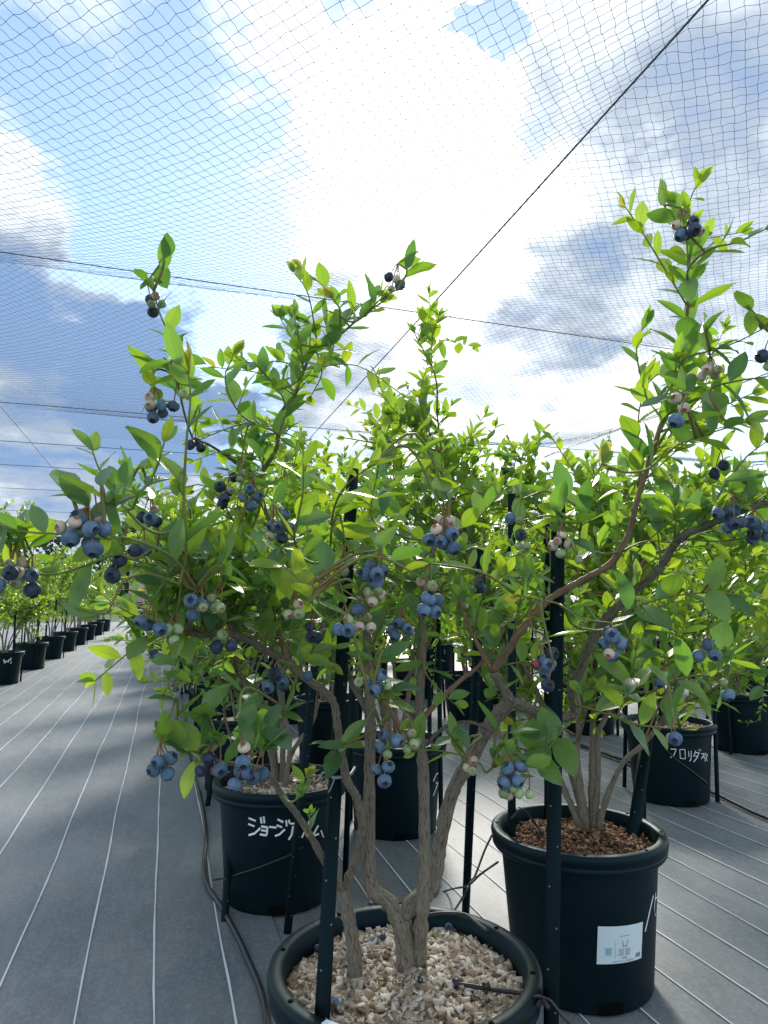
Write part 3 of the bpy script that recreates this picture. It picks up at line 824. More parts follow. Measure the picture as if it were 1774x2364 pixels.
        for m, it in far.items():
            V, F = join([q[:2] for q in it]); part('berries', V, F, m, root, smooth=True, kind='stuff', tip=np.concatenate([q[2] for q in it]))
        s.root = root
        return root

# ================================================================= THE ROWS
# ---- front pot and its neighbours
potB = Pot(.412, 1.21, 'wide black plastic pot of pale wood chips with fallen berries on them')
potA = Pot(1.087, 1.74, 'black plastic pot with a white printed paper label on its side')
potD = Pot(.407, 2.51, 'black plastic pot lettered in white katakana reading from ji to mu')
potP = Pot(1.00, 3.05, 'black plastic pot with a white ta character at its right edge')
potC = Pot(2.477, 3.09, 'black plastic pot chalked with white florida katakana letters')
potE = Pot(3.72, 3.89, 'black plastic pot with a trailing green shoot hanging down its side')

# handwriting traced on the pot walls
cD = lambda x, y: (480 + x * .1928, 1850 + y * .1928)
potD.write([[(490, 200), (575, 235)], [(485, 270), (560, 300)], [(490, 405), (560, 385), (630, 320)], [(635, 190), (645, 265)], [(670, 180), (680, 262)],
            [(640, 300), (715, 312), (705, 405)], [(640, 345), (700, 355)], [(625, 395), (705, 408)], [(735, 305), (825, 315)],
            [(835, 215), (905, 250)], [(825, 285), (890, 310)], [(805, 415), (860, 395), (925, 335)], [(940, 225), (945, 300)], [(970, 220), (985, 270)],
            [(990, 268), (1090, 262), (1055, 312)], [(1022, 295), (1005, 400), (970, 460)], [(1120, 230), (1092, 320)], [(1105, 276), (1200, 282)], [(1170, 282), (1160, 360), (1128, 436)],
            [(1205, 235), (1222, 290)], [(1245, 225), (1268, 276)], [(1325, 288), (1255, 415), (1332, 390)], [(1355, 345), (1388, 432)]], cD, .0058)
cC = lambda x, y: (1380 + x * .2373, 1600 + y * .2373)
potC.write([[(710, 545), (765, 545), (745, 600), (710, 630)], [(800, 550), (805, 635), (855, 640), (850, 548), (800, 550)], [(885, 565), (890, 620)], [(912, 560), (910, 640), (895, 665)],
            [(955, 560), (935, 620)], [(955, 580), (990, 580), (960, 640), (935, 670)], [(950, 610), (980, 625)], [(985, 545), (992, 565)], [(1002, 545), (1007, 562)],
            [(1010, 590), (1040, 590), (1010, 640)], [(1025, 615), (1045, 642)], [(1052, 580), (1042, 632)], [(1052, 598), (1072, 600), (1045, 665)], [(1062, 648), (1074, 658)]], cC, .0035)
cA = lambda x, y: (1350 + x * .1506, 2000 + y * .1506)
potA.write([[(1055, 450), (930, 1000)], [(1092, 400), (1070, 650), (1082, 745), (1092, 738)], [(1085, 505), (1106, 470)]], cA, .0034)
cP = lambda x, y: (780 + x * .2711, 1500 + y * .2711)
potP.write([[(840, 1060), (815, 1120)], [(840, 1060), (868, 1045), (860, 1120), (815, 1245)], [(835, 1130), (855, 1142)], [(882, 1050), (880, 1165)]], cP, .005)
# printed label on the right-hand pot
def pot_label(pot):
    q = {}
    for nm, x, y in (('tl', 205, 920), ('tr', 895, 848), ('bl', 185, 1500), ('br', 870, 1405)):
        p, _ = pot.surf(*cA(x, y)); q[nm] = (math.atan2(p[1] - pot.c[1], p[0] - pot.c[0]), p[2])
    def S(u, v, off):
        th = (1 - u) * ((1 - v) * q['tl'][0] + v * q['bl'][0]) + u * ((1 - v) * q['tr'][0] + v * q['br'][0])
        z = (1 - u) * ((1 - v) * q['tl'][1] + v * q['bl'][1]) + u * ((1 - v) * q['tr'][1] + v * q['br'][1])
        r = RB + (.2 - RB) * (z - .01) / (HP - .091) + off
        return np.array([pot.c[0] + r * math.cos(th), pot.c[1] + r * math.sin(th), z])
    def sheet(u0, v0, u1, v1, off, nx=14, ny=4):
        V = np.array([S(u0 + (u1 - u0) * i / nx, v0 + (v1 - v0) * j / ny, off) for j in range(ny + 1) for i in range(nx + 1)])
        i = np.arange(ny)[:, None] * (nx + 1) + np.arange(nx)[None, :]
        return V, np.stack([i, i + nx + 1, i + nx + 2, i + 1], -1).reshape(-1, 4)
    V, F = sheet(0, 0, 1, 1, .0015); lab = part('label', V, F, 'label_paper', pot.root)
    lab['label'] = 'white printed paper label'
    # tinted pictures: a pot drawing, faint panels
    it = [sheet(.16, .60, .28, .76, .0021, 4, 2), sheet(.135, .57, .30, .595, .0021, 4, 1), sheet(.05, .80, .36, .806, .0021, 5, 1)]
    V, F = join(it); part('printed_picture', V, F, 'label_tint', lab)
    ink = []
    def line(u0, v0, u1, v1, w):
        P = np.array([S(u0 + (u1 - u0) * t, v0 + (v1 - v0) * t, .0023) for t in np.linspace(0, 1, 6)])
        Nn = P - [pot.c[0], pot.c[1], 0]; Nn[:, 2] = 0; ink.append(ribbon(P, Nn, w))
    line(.50, .40, .52, .56, .0012); line(.62, .39, .59, .56, .0012); line(.52, .56, .545, .54, .0012); line(.545, .54, .565, .54, .0012); line(.565, .54, .59, .56, .0012); line(.44, .275, .67, .265, .0008)
    for k in range(7): line(.43, .62 + .028 * k, .545, .62 + .028 * k, .0006); line(.57, .62 + .028 * k, .68, .62 + .028 * k, .0006)
    x = .835
    while x < .96:
        w = random.choice([.0006, .0011, .0017]); line(x, .80, x, .92, w); x += w / .11 + random.choice([.008, .014])
    line(.34, .40, .36, .85, .0005); line(.38, .78, .42, .78, .0006)
    def text(body, u, v, h, wid):
        c = bpy.data.curves.new('print', 'FONT'); c.body = body; c.size = 1; o = bpy.data.objects.new('print', c); COL.objects.link(o)
        bpy.context.view_layer.update(); me = o.evaluated_get(bpy.context.evaluated_depsgraph_get()).to_mesh()
        if len(me.vertices):
            me.calc_loop_triangles()
            P = np.array([w.co[:2] for w in me.vertices]); T = np.array([t.vertices[:] for t in me.loop_triangles])
            sx = wid / max(P[:, 0].max(), 1e-6)
            ink.append((np.array([S(u + a * sx, v - b * h, .0023) for a, b in P]), T))
        bpy.data.objects.remove(o); bpy.data.curves.remove(c)
    text('DICプラスチック株式会社', .31, .965, .055, .47); text('45型', .49, .885, .06, .13)
    V, F = join(ink); part('print', V, F, 'label_ink', lab)
pot_label(potA)
# small sticker left on the front rim
Q = []
for u in np.linspace(-.028, .028, 6):
    for v in (.0065, -.0065): Q.append((u, v))
p0 = atz(790, 2350, HP + .0035); a0 = math.atan2(p0[1] - potB.c[1], p0[0] - potB.c[0])
Vq = np.array([[potB.c[0] + (.2145 + v) * math.cos(a0 + u * 2.6), potB.c[1] + (.2145 + v) * math.sin(a0 + u * 2.6), HP + .0062] for u, v in Q])
part('sticker', Vq, np.array([[2 * i, 2 * i + 1, 2 * i + 3, 2 * i + 2] for i in range(5)]), 'label_paper', potB.root)

mulch(potB, 'pale grey-brown wood chip mulch with a mossy patch and fallen blueberries', 5200, .0150, 'chip', 300, 1)
mulch(potA, 'reddish brown bark mulch in the pot with the white label', 2400, .012, 'bark_chip', 260, 2)
mulch(potD, 'wood chip mulch in the pot lettered in white katakana', 1300, .0145, 'chip', 120, 3)
mulch(potP, 'wood chip mulch in the pot with one white ta character', 700, .0145, 'chip', 40, 4)
mulch(potC, 'wood chip mulch in the pot chalked with florida katakana', 900, .0145, 'chip', 60, 5)
mulch(potE, 'wood chip mulch in the pot with the trailing shoot', 400, .018, 'chip', 0, 6)

# moss among the chips
mo = []; rn = []
r_ = np.random.default_rng(3); mc = atz(941, 2325, potB.soil)
for _ in range(420):
    p = mc + np.array([r_.normal(0, .020), r_.normal(0, .013), r_.uniform(.002, .014)]); s_ = r_.uniform(.003, .007)
    R_ = rand_rot(r_, .9); V = np.array([[-.3, 0, 0], [.3, 0, 0], [.15, 1, .1], [-.15, 1, .1]]) * s_ @ R_.T + p
    mo.append((V, np.array([[0, 1, 2, 3]]))); rn.append(np.full(4, r_.uniform()))
V, F = join(mo); o = part('moss', V, F, 'moss', kind='stuff', rnd=np.concatenate(rn)); tag(o, 'small bright green moss patch among the pale wood chips', 'moss')

# fallen berries
for px, py, k, lab in ((864, 2176, 'berry_ripe', 'fallen blue berry between the two grey trunks'), (884, 2167, 'berry_dark', 'small dark fallen berry touching the blue one between the trunks'), (1037, 2143, 'berry_ripe', 'fallen blue berry at the back edge of the chips'),
                  (733, 2192, 'berry_dark', 'fallen dark berry left of the thin grey trunk'), (773, 2322, 'berry_ripe', 'fallen blue berry beside the foot of a black stake'), (971, 2266, 'berry_dark', 'black shrivelled berry on chips before the split trunk'), (1178, 2344, 'berry_ripe', 'fallen blue berry near the drip tube end of the chips')):
    p = atz(px, py, potB.soil + .018)
    rr = .0088 if k == 'berry_ripe' else .0072
    o = obj('fallen_blueberry', berry_mesh(k, random.randrange(4)), p + [0, 0, .002]); o.scale = (rr, rr, rr); o.rotation_euler = (random.uniform(.4, 1.8), random.uniform(-1, 1), random.uniform(0, 6))
    tag(o, lab, 'berry', 'blueberries fallen on the chips')

# ---- pots further along the rows
FARP = []
def far_pot(x, y, lab, grp, near=False, s_=1.0):
    p = Pot(x, y, lab, grp, s_, near); FARP.append(p); return p
ORD = ['first', 'second', 'third', 'fourth', 'fifth', 'sixth', 'seventh', 'eighth', 'ninth', 'tenth', 'eleventh', 'twelfth', 'thirteenth']
def far_row(spots, where, ndetail):
    for k, (x, y) in enumerate(spots):
        w = ORD[k] + ' ' + where
        p = far_pot(x, y, 'black plastic pot, ' + w, 'black pots of the further rows', k < ndetail); p.where = w
far_row(((.42, 3.92), (.43, 5.25), (.43, 6.6), (.42, 7.95), (.42, 9.3), (.42, 10.7), (.42, 12.1), (.42, 13.5), (.42, 15.), (.42, 17.), (.42, 19.), (.42, 21.5)), 'beyond the katakana pot along the path', 2)
far_row(((1.02, 4.45), (1.04, 5.9), (1.04, 7.3), (1.04, 8.8), (1.04, 11.), (1.04, 13.5)), 'in line behind the ta character pot', 1)
far_row(((2.46, 5.52), (2.46, 6.9), (2.46, 8.4), (2.46, 10.2), (2.46, 12.5)), 'in line behind the florida pot', 1)
far_row(((3.1, 4.75), (3.1, 6.4), (3.1, 8.2), (3.4, 11.5)), 'between the florida and trailing shoot lines', 0)
far_row(((3.75, 5.6), (3.75, 7.2), (3.75, 9.4), (4.6, 12.), (2.5, 15.), (4.5, 16.)), 'in line behind the trailing shoot pot', 0)
far_row(((5.2, 5.3), (5.2, 6.8), (5.6, 8.4), (5.6, 10.4), (6.4, 12.5), (7., 16.)), 'one line beyond the trailing shoot pot', 0)
far_row(((1.45, 16.5), (2.0, 18.5), (3.2, 19.), (5.6, 19.), (7.5, 19.), (9.5, 18.), (9., 14.)), 'at the far end of the rows', 0)
far_row(((6.4, 6.0), (6.4, 7.6), (7.4, 9.2), (8.2, 11.)), 'two lines beyond the trailing shoot pot', 0)
potsL = []
for k, y in enumerate((7.55, 9.45, 11.3, 13.15, 15.0, 17.0, 19.0, 21.5, 24.)):
    w = 'with a white scribble across the path' if k == 1 else 'just before the scribbled pot across the path' if k == 0 else ORD[k - 2] + ' beyond the scribbled pot across the path'
    p = Pot(-1.80, y, 'black plastic pot, ' + w, 'black pots of the further rows', 1.0, k in (1, 2)); p.where = w; potsL.append(p); FARP.append(p)
cL = lambda x, y: (x * .1506, 1380 + y * .1506)
potsL[1].write([[(60, 945), (75, 1000), (105, 965), (128, 985), (148, 940), (200, 950), (165, 1010)], [(178, 912), (160, 965)]], cL, .013)
for i, p in enumerate(FARP):
    V, F = lathe([(0, .012), (.1, .008), (.198, -.004)], 28, p.c + [0, 0, p.soil]); it = [(V, F)]
    o = part('pot_mulch', V, F, 'chip', origin=p.c + [0, 0, p.soil], rnd=.6, smooth=True); tag(o, 'pale chip mulch in the pot ' + p.where, 'mulch', 'mulch in the far pots')

# ---- stakes
SG = 'stakes at the wood chip pot'
stake(atz(741, 2420, .0) * 0 + at(738, 2460, 1.045), at(815, 1082, 1.40), 'tall black perforated stake with a white tape tie before the wood chips', None, .0235, True)
stake(at(1272, 2430, 1.10), at(1290, 1150, 1.22), 'tall black stake right of the wood chips, before the labelled pot', None, .0235, True)
fa = atz(1075, 2117, 0.0); stake(fa, at(1113, 1255, 1.62), 'black stake behind the wood chip pot with a knotted drip tube', None, .024, True)
fb = atz(664, 2155, 0.0); stake(fb, at(737, 1440, 2.0), 'black stake standing before the katakana letters', None, .024, True)
stake(atz(797, 2035, 0), at(815, 1560, 2.15), 'black stake behind the thin grey trunk', None, .02)
stake(atz(519, 2130, 0), at(545, 1700, 2.55), 'black stake on the path side of the katakana pot', None, .024, True)
# labelled pot
stake(at(1182, 1932, 1.86), at(1182, 1140, 1.95), 'black stake stuck in the bark mulch beside a looped tube', None, .0215, True)
stake(at(1264, 1885, 2.08), at(1262, 1200, 2.15), 'black stake at the back edge of the bark mulch', None, .018)
stake(at(1455, 1985, 1.90), at(1503, 1640, 2.05), 'black stake leaning outwards from the bark mulch', None, .034, True)
stake(at(1484, 1925, 2.05), at(1482, 1600, 2.1), 'short upright black stake crossing behind the leaning one', None, .022)
# florida pot
for a_, b_ in (((1442, 1817), (1446, 1600)), ((1529, 1846), (1524, 1560)), ((1657, 1852), (1649, 1610)), ((1560, 1735), (1556, 1500))):
    p = atz(*a_); stake(p, at(b_[0], b_[1], toimg(p)[2] + .03), 'black stake standing round the florida pot', 'stakes round the florida pot', .020)
# pot beyond the lettered one
for a_, b_ in (((497, 1835), (512, 1560)), ((528, 1800), (541, 1500)), ((563, 1790), (600, 1300)), ((480, 1862), (497, 1700))):
    p = atz(*a_); stake(p, at(b_[0], b_[1], toimg(p)[2] + .05), 'black stake at the second pot along the path', 'stakes at the second pot along the path', .024)
potE.where = 'with the trailing green shoot'; potP.where = 'with the ta character'
for i, p in enumerate([potE, potP] + FARP):
    k = 0
    for q in range(4):
        a = q * math.pi / 2 + .6 + random.uniform(-.2, .2)
        if p.c[1] > 14 and q > 1: continue
        f = p.c + np.array([math.cos(a) * .225, math.sin(a) * .225, 0]); f[2] = .0
        h = f + np.array([math.cos(a) * random.uniform(-.01, .07), math.sin(a) * random.uniform(-.01, .07), random.uniform(.95, 1.15)])
        stake(f, h, 'black stake at the pot ' + p.where, 'stakes at the pot ' + p.where, .02)
# tape tie on the front stake
tp = at(787, 1792, 1.19)
it = [tube(spline([tp + [-.016, -.006, 0], tp + [0, -.014, .002], tp + [.016, -.004, .003], tp + [.03, .02, .008]], 5), .0028, 5), tube(spline([tp + [-.014, -.006, 0], tp + [-.03, 0, .008], tp + [-.036, .0, -.004]], 4), .0016, 4),
      tube(spline([tp + [-.012, -.008, 0], tp + [-.02, -.012, -.016], tp + [-.024, -.01, -.022]], 4), .0014, 4)]
V, F = join(it); tag(part('tape_tie', V, F, 'tape', origin=tp, smooth=True), 'knotted pale plastic tape tied round the front black stake', 'tie')

# ---- irrigation
def hose(P, r, label, name='irrigation_hose', cat='hose', n=8, group=None):
    V, F = tube(spline(P, n), r, 8); return tag(part(name, V, F, 'hose', origin=P[0], smooth=True), label, cat, group)
zg = .0135
hl = [np.array([x, y, zg]) for x, y in ((.15, .2), (.175, .9), (.20, 1.35))] + [np.array([*atz(x, y, 0)[:2], zg]) for x, y in ((616, 2364), (568, 2216), (514, 2109), (483, 2062))] + [np.array([x, y, zg]) for x, y in ((.175, 2.75), (.20, 3.1), (.21, 3.5), (.205, 3.95), (.19, 4.6), (.2, 5.6), (.2, 7.), (.2, 10), (.2, 14), (.2, 20))]
hose(hl, .0085, 'black irrigation hose lying along the path edge of the pots')
hr = [np.array([*atz(x, y, 0)[:2], zg]) for x, y in ((1990, 1980), (1774, 1897), (1662, 1843), (1634, 1830))] + [np.array([x, y, zg]) for x, y in ((2.74, 3.35), (2.73, 3.8), (2.72, 4.6), (2.72, 6), (2.7, 9))]
hose(hr, .0085, 'black irrigation hose on the ground right of the florida pot')
h2 = [np.array([*atz(x, y, 0)[:2], zg]) for x, y in ((1380, 1745), (1402, 1753), (1430, 1765), (1458, 1775))]
hose(h2, .006, 'black hose on the ground left of the florida pot')
h3 = [np.array([*atz(x, y, 0)[:2], zg]) for x, y in ((1655, 1692), (1690, 1700), (1720, 1707))]
hose(h3, .006, 'black hose between the florida pot and the trailing shoot pot')
def thin(P, label, r=.0028): return hose(P, r, label, 'drip_tube', 'tube')
# loop from the labelled pot to the stake behind the chips
thin([at(1138, 1925, 1.84), at(1120, 1962, 1.8), at(1098, 2020, 1.72), at(1088, 2035, 1.7), at(1070, 2070, 1.69), np.array([*atz(1046, 2112, 0)[:2], .006])], 'thin black drip tube hanging from the labelled pot to the ground')
thin([at(1150, 1990, 1.83), at(1110, 2018, 1.76), at(1078, 2045, 1.70), np.array([*atz(1040, 2068, 0)[:2], .02]), np.array([*atz(950, 2086, 0)[:2], .006]), np.array([*atz(850, 2092, 0)[:2], .006])], 'thin black drip tube running behind the chip pot trunks')
thin([at(1180, 1890, 1.83), at(1205, 1868, 1.86), at(1235, 1900, 1.9), at(1254, 1926, 1.9), np.array([*atz(1262, 1935, potA.soil)[:2], potA.soil + .012])], 'thin black tube looping down onto the bark mulch', .003)
zs = potB.soil + .02
thin([atz(985, 2112, HP + .006), atz(1030, 2108, HP + .012), atz(1075, 2112, HP + .012), atz(1100, 2130, HP + .01), atz(1126, 2150, HP + .008)], 'black tube lying over the back rim of the chip pot', .0035)
thin([atz(1266, 2325, HP + .012), atz(1244, 2301, zs + .014), atz(1200, 2292, zs + .008), atz(1137, 2284, zs + .006), atz(1090, 2276, zs + .004), atz(1052, 2271, zs + .002)], 'black drip tube lying on the pale wood chips', .0036)
e0 = atz(1052, 2271, zs + .002); e1 = atz(1122, 2283, zs + .006)
V, F = join([tube(np.array([e0 + [-.004, 0, 0], e0 + [.004, 0, 0], e0 + [.010, 0, 0]]), [.0075, .008, .005], 10), ])
tag(part('drip_emitter', V, F, 'hose', origin=e0, smooth=True), 'round black drip emitter ending the tube on the chips', 'emitter')
V, F = join([tube(np.array([e1 + [0, 0, .006], e1 + [0, 0, -.01], e1 + [-.001, -.004, -.03]]), [.004, .0035, .0025], 8), tube(np.array([e1 + [-.004, 0, .004], e1 + [.006, 0, .004]]), .006, 8)])
tag(part('tube_peg', V, F, 'hose', origin=e1, smooth=True), 'black peg holding the drip tube down on the chips', 'peg')
k0 = atz(1245, 2308, zs + .018)
V, F = join([tube(spline([k0 + [-.008, .004, .004], k0 + [.004, -.006, .006], k0 + [.01, .002, -.006], k0 + [-.006, .0, -.008], k0 + [.012, -.004, .002], k0 + [.03, -.02, -.02], k0 + [.04, -.04, -.03]], 5), .0022, 5)])
tag(part('wire_tie', V, F, 'hose', origin=k0, smooth=True), 'knotted black wire tying the drip tube to the rim', 'tie')
# tubes pressed against pot walls
def wall_tube(pot, pts, label, r=.003):
    fine = []
    for (x0, y0), (x1, y1) in zip(pts[:-1], pts[1:]):
        for t in np.arange(8) / 8: fine.append(pot.surf(x0 + (x1 - x0) * t, y0 + (y1 - y0) * t, .004)[0])
    fine.append(pot.surf(*pts[-1], .004)[0])
    V, F = tube(np.array(fine), r, 6); tag(part('drip_tube', V, F, 'hose', origin=fine[0], smooth=True), label, 'tube')
wall_tube(potD, [(492, 2032), (540, 2022), (600, 2002), (668, 1975), (700, 1955)], 'thin black tube slanting across the katakana pot')
wall_tube(potC, [(1536, 1728), (1560, 1752), (1600, 1782), (1625, 1802), (1632, 1810)], 'thin black tube slanting across the florida pot', .004)
for p in (potE,):   # trailing shoot
    pass

# ================================================================= THE FRONT BUSH
B = Bush([.412, 1.21, potB.soil], 21); B.ls = 1.2
zB = potB.soil
def pts(*q): return [at(x, y, d) for x, y, d in q]
stump = atz(940, 2244, zB + .012); sd = toimg(stump)[2]
s0 = atz(825, 2256, zB + .012); s0d = toimg(s0)[2]
# trunk, left stem
B.stem([stump - [0, 0, .03]] + pts((936, 2180, sd), (926, 2120, sd + .0)), .0175, .0175, n=6, name='trunk', sides=14)
S1 = B.stem(pts((928, 2135, sd), (895, 2080, sd + .005), (858, 2050, sd + .01), (852, 1963, sd + .02), (853, 1814, sd + .03), (856, 1656, sd + .05), (850, 1530, sd + .08), (845, 1420, sd + .1), (843, 1250, sd + .14), (861, 1190, sd + .16), (890, 1120, sd + .18)), .0145, .0045, name='stem', sides=12)
S2 = B.stem([atz(960, 2246, zB) - [0, 0, .03]] + pts((972, 2150, sd - .012), (977, 2070, sd - .015), (981, 1942, sd), (977, 1771, sd + .02), (969, 1677, sd + .03), (970, 1600, sd + .03), (976, 1500, sd + .03), (975, 1420, sd + .03), (985, 1330, sd + .04), (1010, 1240, sd + .05)), .0135, .004, name='stem', sides=12)
S3 = B.stem(pts((930, 2120, sd), (958, 2080, sd + .02), (985, 2062, sd + .05), (1003, 2040, sd + .06), (1012, 1970, sd + .07), (1043, 1835, sd + .08), (1086, 1758, sd + .07), (1129, 1677, sd + .06), (1180, 1618, sd + .05)), .0145, .0125, name='stem', sides=12)
B.stem(pts((1180, 1620, sd + .05), (1165, 1595, sd + .05), (1141, 1550, sd + .04)), .0105, .0085)
S3b = B.stem(pts((1139, 1548, sd + .04), (1178, 1495, sd + .02), (1200, 1460, sd), (1269, 1384, sd - .02), (1335, 1345, sd - .03), (1407, 1304, sd - .05), (1439, 1259, sd - .06), (1456, 1221, sd - .06), (1477, 1135, sd - .07), (1508, 1039, sd - .08), (1529, 975, sd - .08), (1556, 911, sd - .08), (1577, 826, sd - .08), (1585, 741, sd - .07), (1593, 656, sd - .07), (1590, 576, sd - .06), (1575, 510, sd - .06)), .0072, .0019, 'bark_young')
S3c = B.stem(pts((1180, 1620, sd + .05), (1235, 1640, sd + .06), (1299, 1655, sd + .06), (1329, 1640, sd + .06), (1322, 1587, sd + .05), (1340, 1550, sd + .04), (1366, 1480, sd + .02), (1400, 1425, sd), (1439, 1390, sd - .02), (1463, 1366, sd - .03), (1511, 1325, sd - .06), (1535, 1294, sd - .08), (1556, 1259, sd - .1), (1580, 1235, sd - .12), (1646, 1207, sd - .15), (1719, 1176, sd - .18), (1800, 1155, sd - .2)), .0105, .005)
B.stem(pts((1141, 1552, sd + .04), (1115, 1510, sd + .06), (1080, 1440, sd + .08), (1060, 1380, sd + .1)), .005, .003, 'bark_young')
# forks of the middle stem
B.stem(pts((968, 1680, sd + .03), (945, 1640, sd + .05), (910, 1608, sd + .07), (880, 1570, sd + .09), (850, 1500, sd + .12)), .0075, .004)
B.stem(pts((970, 1665, sd + .03), (1024, 1608, sd + .05), (1067, 1568, sd + .08), (1105, 1538, sd + .1), (1150, 1480, sd + .14), (1180, 1400, sd + .18), (1210, 1320, sd + .2)), .005, .0025, 'bark_young')
B.stem(pts((955, 1712, sd + .03), (930, 1690, sd + .02), (900, 1640, sd), (870, 1600, sd - .03), (842, 1540, sd - .05)), .006, .0035, 'bark_young')
B.stem(pts((985, 1720, sd + .03), (1010, 1692, sd + .02), (1045, 1672, sd + .02), (1090, 1668, sd + .01), (1140, 1690, sd)), .0035, .0025, 'bark')
# left stem and its forks
B.stem([s0 - [0, 0, .03]] + pts((815, 2180, s0d), (803, 2105, s0d + .01), (792, 2055, s0d + .02)), .0135, .0105, name='trunk', sides=12)
S0L = B.stem(pts((795, 2065, s0d + .02), (771, 2018, s0d), (748, 1985, s0d - .01), (714, 1925, s0d - .03), (684, 1878, s0d - .05), (654, 1840, s0d - .07), (616, 1784, s0d - .1), (575, 1768, s0d - .13), (540, 1764, s0d - .15), (498, 1757, s0d - .17), (447, 1740, s0d - .18), (417, 1741, s0d - .18)), .0072, .0018)
S0R = B.stem(pts((797, 2065, s0d + .02), (804, 2030, s0d + .02), (822, 1985, s0d + .02), (832, 1940, s0d + .01), (836, 1899, s0d), (824, 1842, s0d - .01), (806, 1812, s0d - .02), (795, 1771, s0d - .02), (782, 1694, s0d - .02), (772, 1626, s0d), (750, 1598, s0d), (704, 1564, s0d), (655, 1524, s0d), (601, 1494, s0d - .02), (582, 1480, s0d - .03), (547, 1467, s0d - .05), (506, 1460, s0d - .07), (479, 1464, s0d - .09), (430, 1459, s0d - .12)), .0075, .0062, 'bark')
B.stem(pts((435, 1460, s0d - .12), (448, 1430, s0d - .13), (462, 1416, s0d - .14), (478, 1400, s0d - .15), (470, 1360, s0d - .17), (420, 1325, s0d - .2), (360, 1290, s0d - .24)), .0045, .0022, 'bark')
B.stem(pts((548, 1485, s0d - .04), (536, 1450, s0d - .03), (518, 1420, s0d - .02), (506, 1403, s0d - .02), (530, 1385, s0d), (547, 1340, s0d), (560, 1300, s0d + .02), (575, 1240, s0d + .03)), .006, .0028, 'bark_young')
B.stem(pts((661, 1522, s0d), (648, 1470, s0d + .02), (636, 1442, s0d + .03), (615, 1405, s0d + .05), (592, 1370, s0d + .07), (560, 1330, s0d + .1)), .0055, .003, 'bark_young')
B.stem(pts((430, 1459, s0d - .12), (400, 1450, s0d - .15), (365, 1440, s0d - .18), (340, 1430, s0d - .2)), .003, .0018, 'bark_young')
B.stem(pts((506, 1403, s0d - .02), (560, 1398, s0d - .03), (620, 1395, s0d - .05), (665, 1390, s0d - .07)), .0028, .002, 'bark_young')
# tall middle shoot
S5 = B.stem(pts((853, 1650, sd + .05), (805, 1560, sd + .1), (745, 1450, sd + .16), (690, 1340, sd + .2), (650, 1260, sd + .22), (615, 1185, sd + .22), (604, 1140, sd + .22), (604, 1095, sd + .22), (638, 1036, sd + .2), (649, 956, sd + .18), (681, 913, sd + .16), (702, 854, sd + .15), (729, 806, sd + .14), (777, 779, sd + .12), (836, 730, sd + .11), (879, 700, sd + .1)), .007, .0017, 'bark')
B.stem(pts((604, 1100, sd + .22), (559, 1078, sd + .2), (521, 1051, sd + .18), (483, 1027, sd + .16), (445, 1012, sd + .14)), .004, .002, 'bark')
CORE = list(B.skel)
